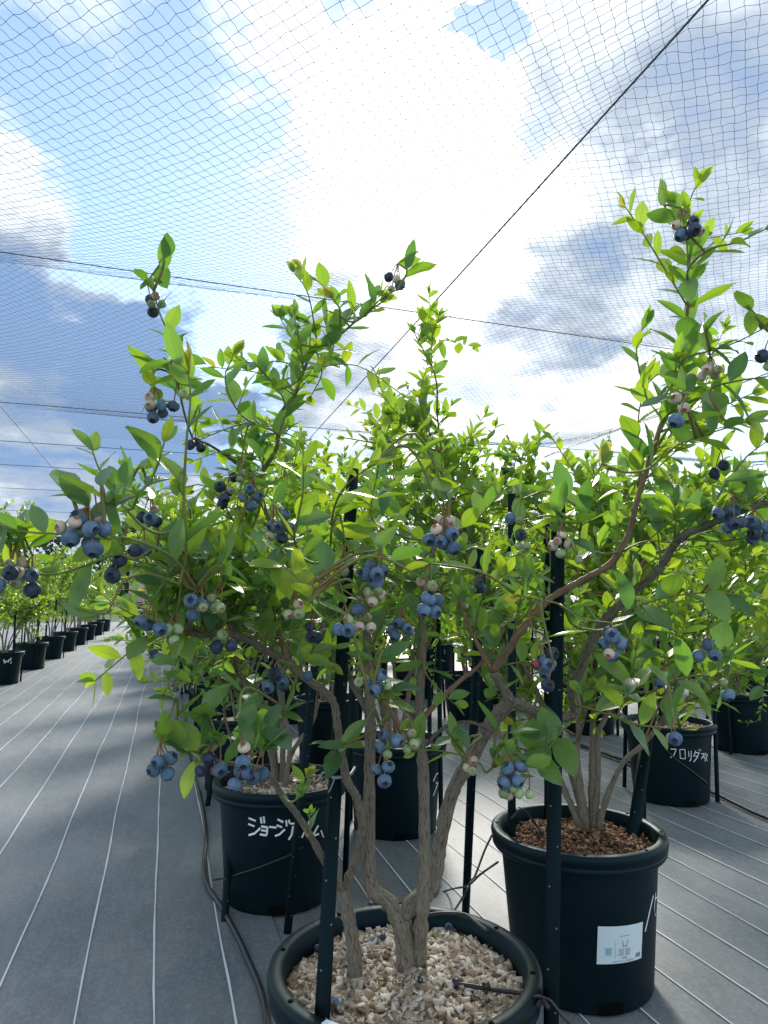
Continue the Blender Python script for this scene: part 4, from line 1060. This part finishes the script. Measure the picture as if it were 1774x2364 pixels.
# berry clusters, traced: centre, depth from berry size, kinds
FRUIT = ((190, 1232, .76, 'bbbbbbpp'), (217, 1187, .77, 'p'), (250, 1228, .77, 'b'), (6, 1350, .8, 'bd'), (30, 1318, .82, 'ppgp'), (62, 1340, .83, 'gdbg'), (267, 1326, .85, 'ddd'), (352, 1195, .95, 'ddpb'), (330, 1268, .95, 'bd'),
                   (455, 1400, .92, 'bbbgp'), (495, 1395, .93, 'ggg'), (352, 1445, .9, 'bbb'), (400, 1465, .92, 'gggp'), (578, 1146, 1.2, 'bbbbbg'), (521, 1141, 1.2, 'ddddg'), (550, 1100, 1.22, 'ggd'), (646, 1217, 1.02, 'bbbbbbp'),
                   (862, 1322, .92, 'bbbbb'), (868, 1378, .93, 'pppgg'), (828, 1428, .93, 'bpg'), (795, 1447, .92, 'bbp'), (838, 1440, .94, 'pgg'), (990, 1392, .92, 'bbbbb'), (988, 1352, .93, 'ggp'), (1020, 1248, .9, 'bbbbbp'), (1035, 1208, .92, 'pppg'),
                   (926, 1445, 1.12, 'bbbbbb'), (1105, 1352, 1.35, 'bbbg'), (1192, 1196, 1.1, 'bg'), (1205, 1245, 1.1, 'dgdg'), (870, 1578, 1.0, 'bbbbg'), (838, 1575, 1.0, 'gg'), (894, 1718, 1.0, 'bbbbg'), (955, 1712, 1.02, 'ggggggg'), (886, 1778, 1.02, 'bbbb'),
                   (1181, 1795, .98, 'bbbbb'), (1165, 1826, .98, 'ggpg'), (1210, 1838, .98, 'gg'), (1092, 1772, 1.02, 'ppg'), (1297, 1258, 1.0, 'pppgp'), (1325, 1292, 1.0, 'g'), (1684, 1193, 1.0, 'bbbbbbd'), (1748, 1222, 1.0, 'bbbbdb'), (1407, 1488, .98, 'bbbbbp'),
                   (1258, 1538, 1.02, 'bbbrgbd'), (1270, 1582, 1.0, 'd'), (1636, 1504, 1.0, 'bbb'), (1535, 1567, 1.1, 'bg'), (1672, 1588, 1.05, 'bg'), (1555, 1706, .94, 'pb'), (378, 1766, .93, 'bbbbb'), (480, 1770, .95, 'ddr'), (505, 1775, .95, 'b'), (558, 1745, .88, 'bp'), (558, 1790, .88, 'bbb'), (598, 1790, .9, 'bb'),
                   (650, 1575, 1.05, 'bbbbd'), (705, 1570, 1.08, 'b'), (517, 1487, 1.0, 'ddgg'), (723, 1466, 1.05, 'ddd'), (1593, 528, 1.02, 'dddbpp'), (1641, 860, 1.0, 'ppppg'), (1569, 965, .86, 'b'), (1575, 940, .9, 'pp'), (1769, 826, .95, 'dg'), (1665, 1087, 1.1, 'dd'),
                   (352, 700, 1.1, 'dgdgp'), (362, 940, 1.02, 'bbbbppg'), (404, 930, 1.02, 'b'), (450, 1028, 1.3, 'ddd'), (908, 650, 1.25, 'dgbp'), (790, 1303, 1.0, 'bgggg'), (677, 1412, .98, 'ppgg'), (415, 920, 1.0, 'g'))
G_ = [(x, y, d, 8 + 12 * len(k) ** .5 / d, .93) for x, y, d, k in FRUIT]
for Q_, a_, b_, pr in ((S3b, .0, .62, .75), (S3c, .2, 1.0, .6), (S0R, .45, 1.0, .8), (S3, .6, 1, .9), (S0L, .0, .6, .9), (S2, .3, .75, .7), (S1, .2, .6, .7)):
    for q_ in toimg(Q_[int(len(Q_) * a_):int(len(Q_) * b_)]): G_.append((q_[0], q_[1], q_[2] + .03, 6, pr))
B.guard = np.array(G_)
# green leafy shoots, traced
def shoot(q, gap=.019, L=(.042, .058), s0_=.1, r0=.0024, tone='mid', connect=True, tip=True):
    P = pts(*q)
    if connect:
        n = B.near(P[0], .6); P = [n, (n + P[0]) / 2 + [0, 0, -.01]] + P
    B.twig(P, r0, .001, n=5, leafy=dict(s0=s0_, gap=gap, L=L, tone=tone, tip=tip))
B.leafy(S3b[int(len(S3b) * .5):], s0=.0, gap=.018, L=(.048, .07))
B.leafy(S5[int(len(S5) * .5):], s0=.0, gap=.015, L=(.032, .05))
B.leafy(S3c[int(len(S3c) * .75):], s0=.0, gap=.03, L=(.04, .055))
shoot([(410, 880, 1.12), (405, 848, 1.11), (394, 784, 1.1), (370, 725, 1.09), (355, 672, 1.08)], gap=.011, L=(.034, .05), s0_=.45)
shoot([(429, 1304, .9), (426, 1191, .9), (426, 1116, .9), (432, 1009, .9), (440, 923, .9), (436, 860, .9)], gap=.017, L=(.045, .066), r0=.003, s0_=.3)
shoot([(330, 1215, .9), (282, 1162, .9), (260, 1124, .9), (230, 1083, .9), (214, 1040, .9)], gap=.016, L=(.035, .055), s0_=.35)
shoot([(322, 1140, .88), (347, 1110, .88), (366, 1070, .88), (380, 1020, .88)], gap=.016, L=(.045, .06), s0_=.3)
shoot([(450, 1354, .92), (393, 1283, .86), (298, 1243, .8), (244, 1243, .77), (130, 1232, .75), (81, 1230, .75), (25, 1220, .75), (-15, 1205, .75)], gap=.019, L=(.042, .056), s0_=.3)
shoot([(271, 1280, .85), (190, 1308, .84), (152, 1321, .84), (108, 1327, .84), (68, 1320, .84), (20, 1310, .84)], gap=.021, L=(.04, .055), s0_=.25)
shoot([(406, 1345, .88), (339, 1324, .84), (285, 1343, .8), (268, 1375, .78), (249, 1412, .77), (228, 1416, .77)], gap=.022, L=(.05, .068), s0_=.25)
shoot([(652, 1660, 1.02), (652, 1645, 1.0), (655, 1632, .99)], gap=.006, L=(.05, .066), tip=False, s0_=.75)
shoot([(600, 1740, 1.0), (598, 1727, .99)], gap=.007, L=(.045, .06), tip=False, s0_=.7)
shoot([(470, 1740, .98), (440, 1735, .97), (417, 1735, .97), (400, 1722, .97)], gap=.010, L=(.045, .06), s0_=.1)
shoot([(780, 1729, 1.1), (800, 1715, 1.06)], gap=.010, L=(.045, .06), s0_=.4, tip=False)
shoot([(690, 1840, 1.1), (700, 1815, 1.1), (708, 1790, 1.09)], gap=.009, L=(.03, .045), s0_=.3)
shoot([(716, 1925, 1.13), (716, 1900, 1.12), (714, 1880, 1.12)], gap=.012, L=(.025, .035), s0_=.4)
shoot([(900, 1640, 1.1), (862, 1605, 1.0), (835, 1590, .95)], gap=.016, L=(.045, .06), s0_=.5, tone='light')
shoot([(1260, 1735, 1.06), (1230, 1744, 1.05), (1165, 1763, 1.04), (1138, 1772, 1.03)], gap=.016, L=(.04, .055), s0_=.3, tip=False)
shoot([(1105, 1760, 1.06), (1067, 1744, 1.06), (1005, 1732, 1.06), (960, 1735, 1.06)], gap=.018, L=(.03, .042), s0_=.3)
shoot([(1073, 1741, 1.06), (1055, 1715, 1.05), (1037, 1690, 1.04)], gap=.012, L=(.034, .045), s0_=.3, tip=False)
shoot([(1300, 1680, 1.12), (1275, 1715, 1.07), (1262, 1735, 1.05)], gap=.012, L=(.05, .07), s0_=.4, tip=False)
shoot([(1340, 1630, 1.2), (1400, 1648, 1.16), (1469, 1672, 1.12), (1530, 1680, 1.1), (1570, 1680, 1.08)], gap=.022, L=(.045, .06), s0_=.45)
shoot([(1430, 1640, 1.16), (1452, 1600, 1.13), (1460, 1550, 1.1), (1470, 1500, 1.08)], gap=.013, L=(.048, .068), s0_=.2)
shoot([(1500, 1600, 1.14), (1560, 1570, 1.1), (1630, 1560, 1.07), (1680, 1590, 1.05)], gap=.015, L=(.042, .06), s0_=.2)
shoot([(1440, 1420, 1.1), (1500, 1390, 1.05), (1600, 1370, 1.0), (1700, 1372, .96), (1765, 1385, .94)], gap=.024, L=(.05, .068), s0_=.25)
shoot([(1320, 1440, 1.12), (1300, 1400, 1.08), (1250, 1385, 1.05), (1200, 1375, 1.02)], gap=.018, L=(.045, .062), s0_=.3)
shoot([(1340, 1250, 1.1), (1350, 1180, 1.08), (1365, 1120, 1.07), (1390, 1070, 1.06)], gap=.018, L=(.045, .062), s0_=.3, tone='light')
shoot([(1500, 1080, 1.02), (1560, 1030, 1.0), (1640, 1000, .98), (1720, 975, .97)], gap=.018, L=(.045, .065), s0_=.25)
shoot([(1577, 830, 1.02), (1640, 810, 1.0), (1700, 790, .98), (1760, 760, .97)], gap=.02, L=(.04, .055), s0_=.3)
shoot([(1590, 620, 1.04), (1640, 575, 1.02), (1700, 560, 1.0), (1765, 530, .98)], gap=.02, L=(.045, .06), s0_=.3)
shoot([(1500, 930, 1.05), (1480, 870, 1.06), (1470, 800, 1.06), (1490, 745, 1.06)], gap=.016, L=(.034, .05), s0_=.3, tone='light')
shoot([(1640, 900, 1.0), (1700, 880, .97), (1770, 870, .95)], gap=.016, L=(.05, .066), s0_=.2)
shoot([(700, 1300, 1.05), (680, 1245, .98), (690, 1190, .95), (700, 1130, .94), (700, 1040, .94)], gap=.018, L=(.04, .055), s0_=.3)
shoot([(760, 1280, 1.05), (770, 1180, .98), (800, 1120, .93), (850, 1080, .9)], gap=.018, L=(.045, .06), s0_=.3, tone='light')
shoot([(620, 1320, 1.0), (640, 1300, .96), (700, 1345, .9), (715, 1390, .88)], gap=.018, L=(.05, .065), s0_=.4, tone='light')
shoot([(860, 1200, 1.2), (870, 1100, 1.15), (880, 1050, 1.1)], gap=.017, L=(.045, .06), s0_=.3)
shoot([(640, 1000, 1.25), (560, 960, 1.2), (520, 880, 1.15), (540, 820, 1.12)], gap=.015, L=(.034, .05), s0_=.35)
shoot([(660, 930, 1.28), (600, 850, 1.25), (550, 830, 1.22)], gap=.014, L=(.032, .046), s0_=.2)
shoot([(700, 860, 1.25), (690, 780, 1.22), (680, 730, 1.2)], gap=.012, L=(.032, .046), s0_=.2)
shoot([(780, 780, 1.25), (785, 720, 1.22), (770, 690, 1.2)], gap=.016, L=(.036, .05), s0_=.25)
shoot([(840, 730, 1.24), (880, 690, 1.22), (925, 665, 1.2)], gap=.016, L=(.034, .048), s0_=.2)
for x, y, d, k in FRUIT: B.cluster(at(x, y, d), k, .0096)
# random twigs that fill the crown
B.keep = lambda p: not (p[2] < .70 and np.hypot(p[0] - .45, p[1] - 1.2) < .4)
B.fill(135, .86, 1.5, src=CORE, leafL=(.036, .052))
B.fill(60, .92, 1.6, src=CORE, tone='light', L=(.1, .22), leafL=(.034, .05))
B.build('blueberry bush with thick grey trunks growing from the pale wood chips', None, 300)

# ================================================================= THE OTHER BUSHES
def bush_at(pot, seed, label, group, nleaf, berries=True, **k):
    b = Bush(pot.c + [0, 0, pot.soil], seed); b.ls = 1.22; b.grow(z0=0.0, **k); b.build(label, group, nleaf, berries); return b
# bush in the labelled pot, trunk stems traced
b = Bush(potA.c + [0, 0, potA.soil], 31)
dA = 1.97; b.ls = 1.25
ST = [pts((1358, 1930, dA), (1345, 1860, dA), (1338, 1800, dA), (1333, 1744, dA), (1335, 1660, dA), (1310, 1500, dA + .05), (1280, 1330, dA + .1), (1250, 1180, dA + .1)),
      pts((1372, 1930, dA), (1376, 1860, dA), (1381, 1783, dA), (1381, 1696, dA), (1400, 1655, dA), (1440, 1560, dA), (1460, 1400, dA), (1480, 1230, dA + .05), (1470, 1090, dA + .05)),
      pts((1384, 1925, dA - .02), (1390, 1880, dA - .02), (1412, 1814, dA - .03), (1442, 1757, dA - .04), (1490, 1714, dA - .05), (1540, 1640, dA - .05), (1590, 1500, dA - .02), (1640, 1350, dA), (1680, 1200, dA)),
      pts((1350, 1925, dA), (1325, 1870, dA + .02), (1300, 1815, dA + .05), (1250, 1700, dA + .1), (1200, 1560, dA + .12), (1150, 1400, dA + .12), (1120, 1250, dA + .1)),
      pts((1355, 1915, dA + .02), (1320, 1780, dA + .08), (1240, 1600, dA + .12), (1150, 1420, dA + .15), (1080, 1260, dA + .17), (1040, 1130, dA + .18), (1020, 1040, dA + .18), (1010, 960, dA + .18)),
      pts((1366, 1915, dA + .02), (1366, 1800, dA + .08), (1370, 1650, dA + .12), (1380, 1450, dA + .15), (1390, 1250, dA + .18), (1370, 1080, dA + .2))]
b.grow(stems=ST, sec=12, tw=6, clusters=14, rad=.0125, leafL=(.042, .058), tone='light', secL=(.2, .42))
b.build('blueberry bush with peeling stems in the pot with the white label', None, 300)
b = Bush(potD.c + [0, 0, potD.soil], 51); b.grow(z0=0.0, nst=6, h=(.55, 1.0), spread=(.15, .42), sec=6, tw=5, clusters=9)
Q = b.stem([potD.c + [0, 0, potD.soil - .02]] + pts((560, 1770, 2.4), (524, 1673, 2.3), (517, 1624, 2.25), (506, 1570, 2.2), (498, 1515, 2.2), (495, 1475, 2.2)), .0055, .002, 'bark_young')
b.leafy(Q, s0=.6, gap=.014, L=(.045, .06), tone='light')
b.twig(pts((504, 1560, 2.2), (450, 1568, 2.18), (390, 1572, 2.15), (345, 1574, 2.13)), .002, .001, leafy=dict(s0=.1, gap=.014, L=(.045, .06), tone='light'))
b.twig(pts((498, 1520, 2.2), (450, 1515, 2.2), (400, 1510, 2.2)), .002, .001, leafy=dict(s0=.1, gap=.015, L=(.045, .06), tone='light'))
b.cluster(at(398, 1592, 2.15), 'bbbgggg', .0082)
b.build('blueberry bush in the pot lettered in white katakana', None, 300)
bush_at(potP, 52, 'tall leafy blueberry bush in the ta character pot', None, 300, nst=8, h=(.85, 1.25), spread=(.25, .65), sec=9, tw=6, clusters=12, tone='light')
bush_at(potC, 53, 'blueberry bush in the pot chalked with florida katakana', None, 300, nst=7, h=(.85, 1.2), spread=(.2, .6), sec=8, tw=6, clusters=10, tone='light')
b = Bush(potE.c + [0, 0, potE.soil], 54); b.grow(z0=0.0, nst=6, h=(.7, 1.1), spread=(.2, .55), sec=8, tw=6, clusters=8, tone='light')
dE = toimg(potE.c)[2] - .26
b.twig([potE.c + [-.03, -.05, potE.soil + .1]] + pts((1760, 1600, dE), (1757, 1640, dE), (1748, 1664, dE), (1730, 1668, dE), (1712, 1666, dE)), .0022, .001, leafy=dict(s0=.35, gap=.02, L=(.03, .042), tone='light', up=-.2))
b.build('blueberry bush in the pot with the trailing shoot', None, 200)
# light green shoot reaching out over the path from the second line
# prototypes for the rest of the rows
protos = []
for k in range(4):
    q = Bush(np.zeros(3), 70 + k); q.ls = 1.15
    q.grow(nst=7, h=(.65, 1.15), spread=(.2, .55), sec=9, tw=5, clusters=14, z0=0.0, gap=.021, leafL=(.042, .062), tone='light' if k % 2 else 'mid')
    q.build('blueberry bush', 'blueberry bushes further along the rows', 0, False); protos.append(q.root)
used = [False] * 4
def copy_tree(root):
    c = root.copy(); COL.objects.link(c)
    for ch in root.children:
        d = ch.copy(); COL.objects.link(d); d.parent = c
    return c
kids = {}
for i, p in enumerate(FARP):
    k = (i * 3 + i // 4) % 4
    if used[k]: o = copy_tree(protos[k])
    else: o = protos[k]; used[k] = True
    o.location = tuple(p.c + [0, 0, p.soil - .01]); o.rotation_euler = (0, 0, random.uniform(0, 6.28)); sc = random.uniform(.95, 1.12); o.scale = (sc, sc, sc * random.uniform(.95, 1.15))
    o['label'] = 'blueberry bush in the pot ' + p.where; o['group'] = 'blueberry bushes of the further rows'

# ================================================================= NET, CABLES, POLES
NZ = 2.4
XC = [-8.34, -5.96, -3.58, -1.20, 1.18, 3.56, 5.94, 8.32, 10.7]; YC = [-1.9, .6, 3.12, 5.6, 7.0, 8.25, 10., 12.5, 15., 18., 22., 27., 33.]
def net_z(x, y):
    x = np.asarray(x, float); y = np.asarray(y, float)
    def fr(v, c):
        c = np.array(c); i = np.clip(np.searchsorted(c, v) - 1, 0, len(c) - 2); return np.clip((v - c[i]) / (c[i + 1] - c[i]), 0, 1), i
    u, i = fr(x, XC); v, j = fr(y, YC)
    s = np.sin(np.pi * u) * np.sin(np.pi * v)
    dep = np.where(y > 5.6, .10, .20) + .04 * np.sin(i * 2.3 + j * 1.7)
    return NZ - .012 - dep * np.maximum(s, 0) ** .75 + .012 * np.sin(3.1 * x + 1.3 * y) * np.sin(2.2 * y) * np.sqrt(np.maximum(s, 0))
def near_net():
    c45 = math.sqrt(.5); n = 300; k = np.arange(-n, n + 1)
    A, Bq = np.meshgrid(k, k, indexing='ij')
    X = (A - Bq) * CELL * c45; Y = (A + Bq) * CELL * c45 + 2.0
    r = np.random.default_rng(9)
    jx = r.normal(0, .0016, X.shape); jy = r.normal(0, .0016, X.shape)
    # keep what stands near and can be seen
    ins = (X > -2.6) & (X < 6.2) & (Y > .3) & (Y < NETY) & (X < Y * 1.15 + 1.8)
    X = X + jx + .004 * np.sin(Y * 5 + X * 3); Y = Y + jy + .004 * np.sin(X * 4)
    Z = net_z(X, Y) + r.normal(0, .0008, X.shape)
    P = np.stack([X, Y, Z], -1)
    segs = []
    for (da, db) in ((1, 0), (0, 1)):
        a = P[:P.shape[0] - da, :P.shape[1] - db]; b = P[da:, db:]
        ok = ins[:P.shape[0] - da, :P.shape[1] - db] & ins[da:, db:]
        segs.append((a[ok], b[ok]))
    a = np.concatenate([s[0] for s in segs]); b = np.concatenate([s[1] for s in segs])
    # each thread piece bends a little between its knots
    m = (a + b) / 2 + r.normal(0, .0016, a.shape); t = b - a; t /= np.linalg.norm(t, axis=1, keepdims=True)
    up = np.array([0, 0, 1.]); s = np.cross(t, up); s /= np.linalg.norm(s, axis=1, keepdims=True); u = np.cross(s, t)
    R = THREAD
    offs = [s * R - u * R * .6, -s * R - u * R * .6, u * R * 1.1]
    V = np.stack([e + o for e in (a, m, b) for o in offs], 1).reshape(-1, 3); K = len(a)
    f = []
    for h in (0, 3):
        for q in range(3): f.append([h + q, h + (q + 1) % 3, h + 3 + (q + 1) % 3, h + 3 + q])
    F = (np.array(f)[None] + (np.arange(K) * 9)[:, None, None]).reshape(-1, 4)
    # knots
    kp = P[ins]; kr = .0014
    KV = np.array([[1, 0, 0], [-1, 0, 0], [0, 1, 0], [0, -1, 0], [0, 0, .8], [0, 0, -.8]]) * kr
    KF = np.array([[0, 2, 4], [2, 1, 4], [1, 3, 4], [3, 0, 4], [2, 0, 5], [1, 2, 5], [3, 1, 5], [0, 3, 5]])
    V2 = (kp[:, None] + KV[None]).reshape(-1, 3); F2 = (KF[None] + (np.arange(len(kp)) * 6)[:, None, None]).reshape(-1, 3) + len(V)
    return np.concatenate([V, V2]), [F2, F]
NETY = 6.2
net = thing('bird_net', 'fine dark bird net stretched over the cables above the bushes', 'net', (1.18, 3.1, NZ))
V, F = near_net(); part('mesh_threads', V, F, 'net_thread', net, kind='stuff')
def sheet_net(x0, x1, y0, y1, st):
    xs = np.arange(x0, x1 + st / 2, st); ys = np.arange(y0, y1 + st / 2, st); X, Y = np.meshgrid(xs, ys)
    Vn = np.stack([X, Y, net_z(X, Y)], -1).reshape(-1, 3); nx, ny = X.shape[1], X.shape[0]
    i = np.arange(ny - 1)[:, None] * nx + np.arange(nx - 1)[None, :]
    return Vn, np.stack([i, i + 1, i + nx + 1, i + nx], -1).reshape(-1, 4)
for q in ((-8.2, 10.6, NETY, 33., .2), (-4.2, -2.6, .3, NETY, .2), (6.2, 8.6, 2.4, NETY, .2)):
    V, F = sheet_net(*q); part('far_mesh', V, F, 'net_far', net, origin=(0, 0, 0), smooth=True)
for k, x in enumerate(XC):
    P = np.array([[x + .004 * math.sin(y), y, NZ + .004 * math.sin(y * 1.3)] for y in np.arange(-1.9, 33.2, .5)])
    V, F = tube(P, .0032, 6); tag(part('support_cable', V, F, 'steel_cable', origin=P[0], smooth=True), 'taut cable along the rows above the wood chip pot' if x == 1.18 else 'taut cable along the rows, %s %s the one above the chip pot' % (ORD[abs(k - 4) - 1], 'left of' if k < 4 else 'right of'), 'cable', 'net cables along the rows')
for k, y in enumerate(YC):
    P = np.array([[x, y + .035 * (x - .5), NZ + .008] for x in np.arange(-8.3, 10.8, .5)])
    V, F = tube(P, .0022 if y < 5 else .003, 6); tag(part('support_cable', V, F, 'steel_cable', origin=P[0], smooth=True), 'taut cable crossing the rows, %s over the path counting away from the front bush' % ORD[k], 'cable', 'net cables across the rows')
for (x, y) in ((-2.4, 10.0), (-3.58, 15.), (-3.58, 22.), (-5.96, 12.5), (-5.96, 18.), (-1.2, 27.), (3.56, 15.), (5.94, 10.), (8.32, 7.)):
    V, F = tube(np.array([[x, y, -.05], [x, y, 1.2], [x, y, NZ + .02]]), .018, 10); rt = part('net_pole', V, F, 'pole', origin=(x, y, 0), smooth=True)
    V, F = tube(np.array([[x, y, NZ + .015], [x, y, NZ + .05]]), [.022, .02], 10); part('pole_cap', V, F, 'pole', rt, smooth=True)
    tag(rt, 'slim grey steel pole holding up the net far along the rows', 'pole', 'net poles')

# ================================================================= FAR WOOD, PERSON
wr = np.random.default_rng(77); Vs, Fs, rn = [], [], []
cen = []
for _ in range(70):
    x = wr.uniform(-75, 60); y = wr.uniform(62, 85); cen.append((x, y, wr.uniform(2.2, 4.2), wr.uniform(4.5, 8.5)))
pp = []
for x, y, rad, h in cen:
    k = 900; q = wr.normal(size=(k, 3)); q /= np.linalg.norm(q, axis=1, keepdims=True); q *= wr.uniform(.55, 1.05, (k, 1)) ** .5 * rad; q[:, 2] *= h / (2 * rad); q += [x, y, h * .5 + .2]; pp.append(q)
pp = np.concatenate(pp); k = len(pp); a = wr.normal(size=(k, 3)); a /= np.linalg.norm(a, axis=1, keepdims=True); c_ = np.cross(a, wr.normal(size=(k, 3))); c_ /= np.linalg.norm(c_, axis=1, keepdims=True); s_ = wr.uniform(.2, .45, (k, 1))
V = np.stack([pp - a * s_, pp - c_ * s_ * .6, pp + a * s_, pp + c_ * s_ * .6], 1).reshape(-1, 3); F = np.arange(4 * k).reshape(-1, 4)
mat('far_leaf', (.05, .09, .035), .8, .2, attr=[(0, (.03, .055, .03)), (1, (.07, .12, .045))])
o = part('far_wood', V, F, 'far_leaf', kind='stuff', rnd=np.repeat(wr.uniform(size=k), 4)); tag(o, 'dark green wood beyond the end of the net', 'wood')

def person(loc, rz):
    root = thing('person', 'person in dark shorts and pale pink top walking away on the path', 'person', loc); root.rotation_euler = (0, 0, rz)
    J = dict(pel=(0, 0, .90), chest=(0, .02, 1.22), neck=(0, .03, 1.38), head=(0, .04, 1.47), top=(0, .04, 1.56),
             hl=(-.09, 0, .86), kl=(-.10, .14, .48), al=(-.10, .02, .09), tl=(-.10, .16, .04), hr=(.09, 0, .86), kr=(.10, -.02, .47), ar=(.10, -.20, .10), tr=(.10, -.10, .035),
             sl=(-.17, .02, 1.33), el=(-.22, -.05, 1.08), wl=(-.22, .06, .86), sr=(.17, .02, 1.33), er=(.22, .08, 1.08), wr=(.21, .2, .9))
    E = [('pel', 'chest'), ('chest', 'neck'), ('neck', 'head'), ('head', 'top'), ('pel', 'hl'), ('hl', 'kl'), ('kl', 'al'), ('al', 'tl'), ('pel', 'hr'), ('hr', 'kr'), ('kr', 'ar'), ('ar', 'tr'), ('chest', 'sl'), ('sl', 'el'), ('el', 'wl'), ('chest', 'sr'), ('sr', 'er'), ('er', 'wr')]
    Rr = dict(pel=.12, chest=.125, neck=.05, head=.085, top=.075, hl=.085, kl=.055, al=.036, tl=.034, hr=.085, kr=.055, ar=.036, tr=.034, sl=.055, el=.042, wl=.026, sr=.055, er=.042, wr=.026)
    for sd_, w in (('l', 'wl'), ('r', 'wr')):
        b_ = np.array(J[w])
        for f in range(5):
            n1, n2 = f'f{sd_}{f}a', f'f{sd_}{f}b'; dx = (f - 2) * .016
            J[n1] = tuple(b_ + [0, dx, -.07 - .008 * (2 - abs(f - 2))]); J[n2] = tuple(b_ + [0, dx + .012, -.12 - .012 * (2 - abs(f - 2))])
            E += [(w, n1), (n1, n2)]; Rr[n1] = .009; Rr[n2] = .007
    names = list(J); me = bpy.data.meshes.new('body'); me.from_pydata([J[n] for n in names], [(names.index(a_), names.index(b_)) for a_, b_ in E], [])
    o = bpy.data.objects.new('body', me); COL.objects.link(o); o.parent = root; me.materials.append(MATS['skin'])
    md = o.modifiers.new('skin', 'SKIN'); md.use_smooth_shade = True
    for i, n in enumerate(names): me.skin_vertices[0].data[i].radius = (Rr[n], Rr[n])
    me.skin_vertices[0].data[names.index('pel')].use_root = True
    sb = o.modifiers.new('sub', 'SUBSURF'); sb.levels = 1; sb.render_levels = 1
    def cloth(name, tubes_, m):
        V, F = join([tube(spline([np.array(p) for p in P], 4), np.interp(np.linspace(0, 1, (len(P) - 1) * 4 + 1), np.linspace(0, 1, len(R)), R), 14) for P, R in tubes_])
        q = bpy.data.objects.new(name, mesh(name, V, F, m, smooth=True)); COL.objects.link(q); q.parent = root
    cloth('shirt', [([(0, 0, .84), (0, .015, 1.1), (0, .025, 1.28), (0, .03, 1.39)], [.165, .15, .17, .075]), ([J['sl'], (-.2, -.01, 1.2), (-.215, -.04, 1.12)], [.075, .07, .066]), ([J['sr'], (.2, .05, 1.2), (.215, .07, 1.12)], [.075, .07, .066]), ([(-.17, .02, 1.335), (0, .025, 1.35), (.17, .02, 1.335)], [.07, .085, .07])], 'shirt')
    cloth('shorts', [([(0, 0, .92), (0, 0, .80)], [.16, .155]), ([(-.085, 0, .86), (-.1, .10, .60), (-.1, .13, .50)], [.11, .095, .09]), ([(.085, 0, .86), (.1, .0, .60), (.1, -.02, .50)], [.11, .095, .09])], 'shorts')
    for s_, ank, toe in ((-1, 'al', 'tl'), (1, 'ar', 'tr')):
        a_, t_ = np.array(J[ank]), np.array(J[toe]); cloth('shoe', [([a_ + [0, -.05, -.04], a_ + [0, 0, -.03], t_ + [0, 0, 0], t_ + [0, .05, -.005]], [.042, .05, .045, .028])], 'shoe')
    cloth('hair', [([(0, .02, 1.45), (0, .02, 1.54), (0, .03, 1.61)], [.09, .108, .05])], 'hair')
person(np.array([*atz(316, 1470, 0)[:2], .012]), .35)
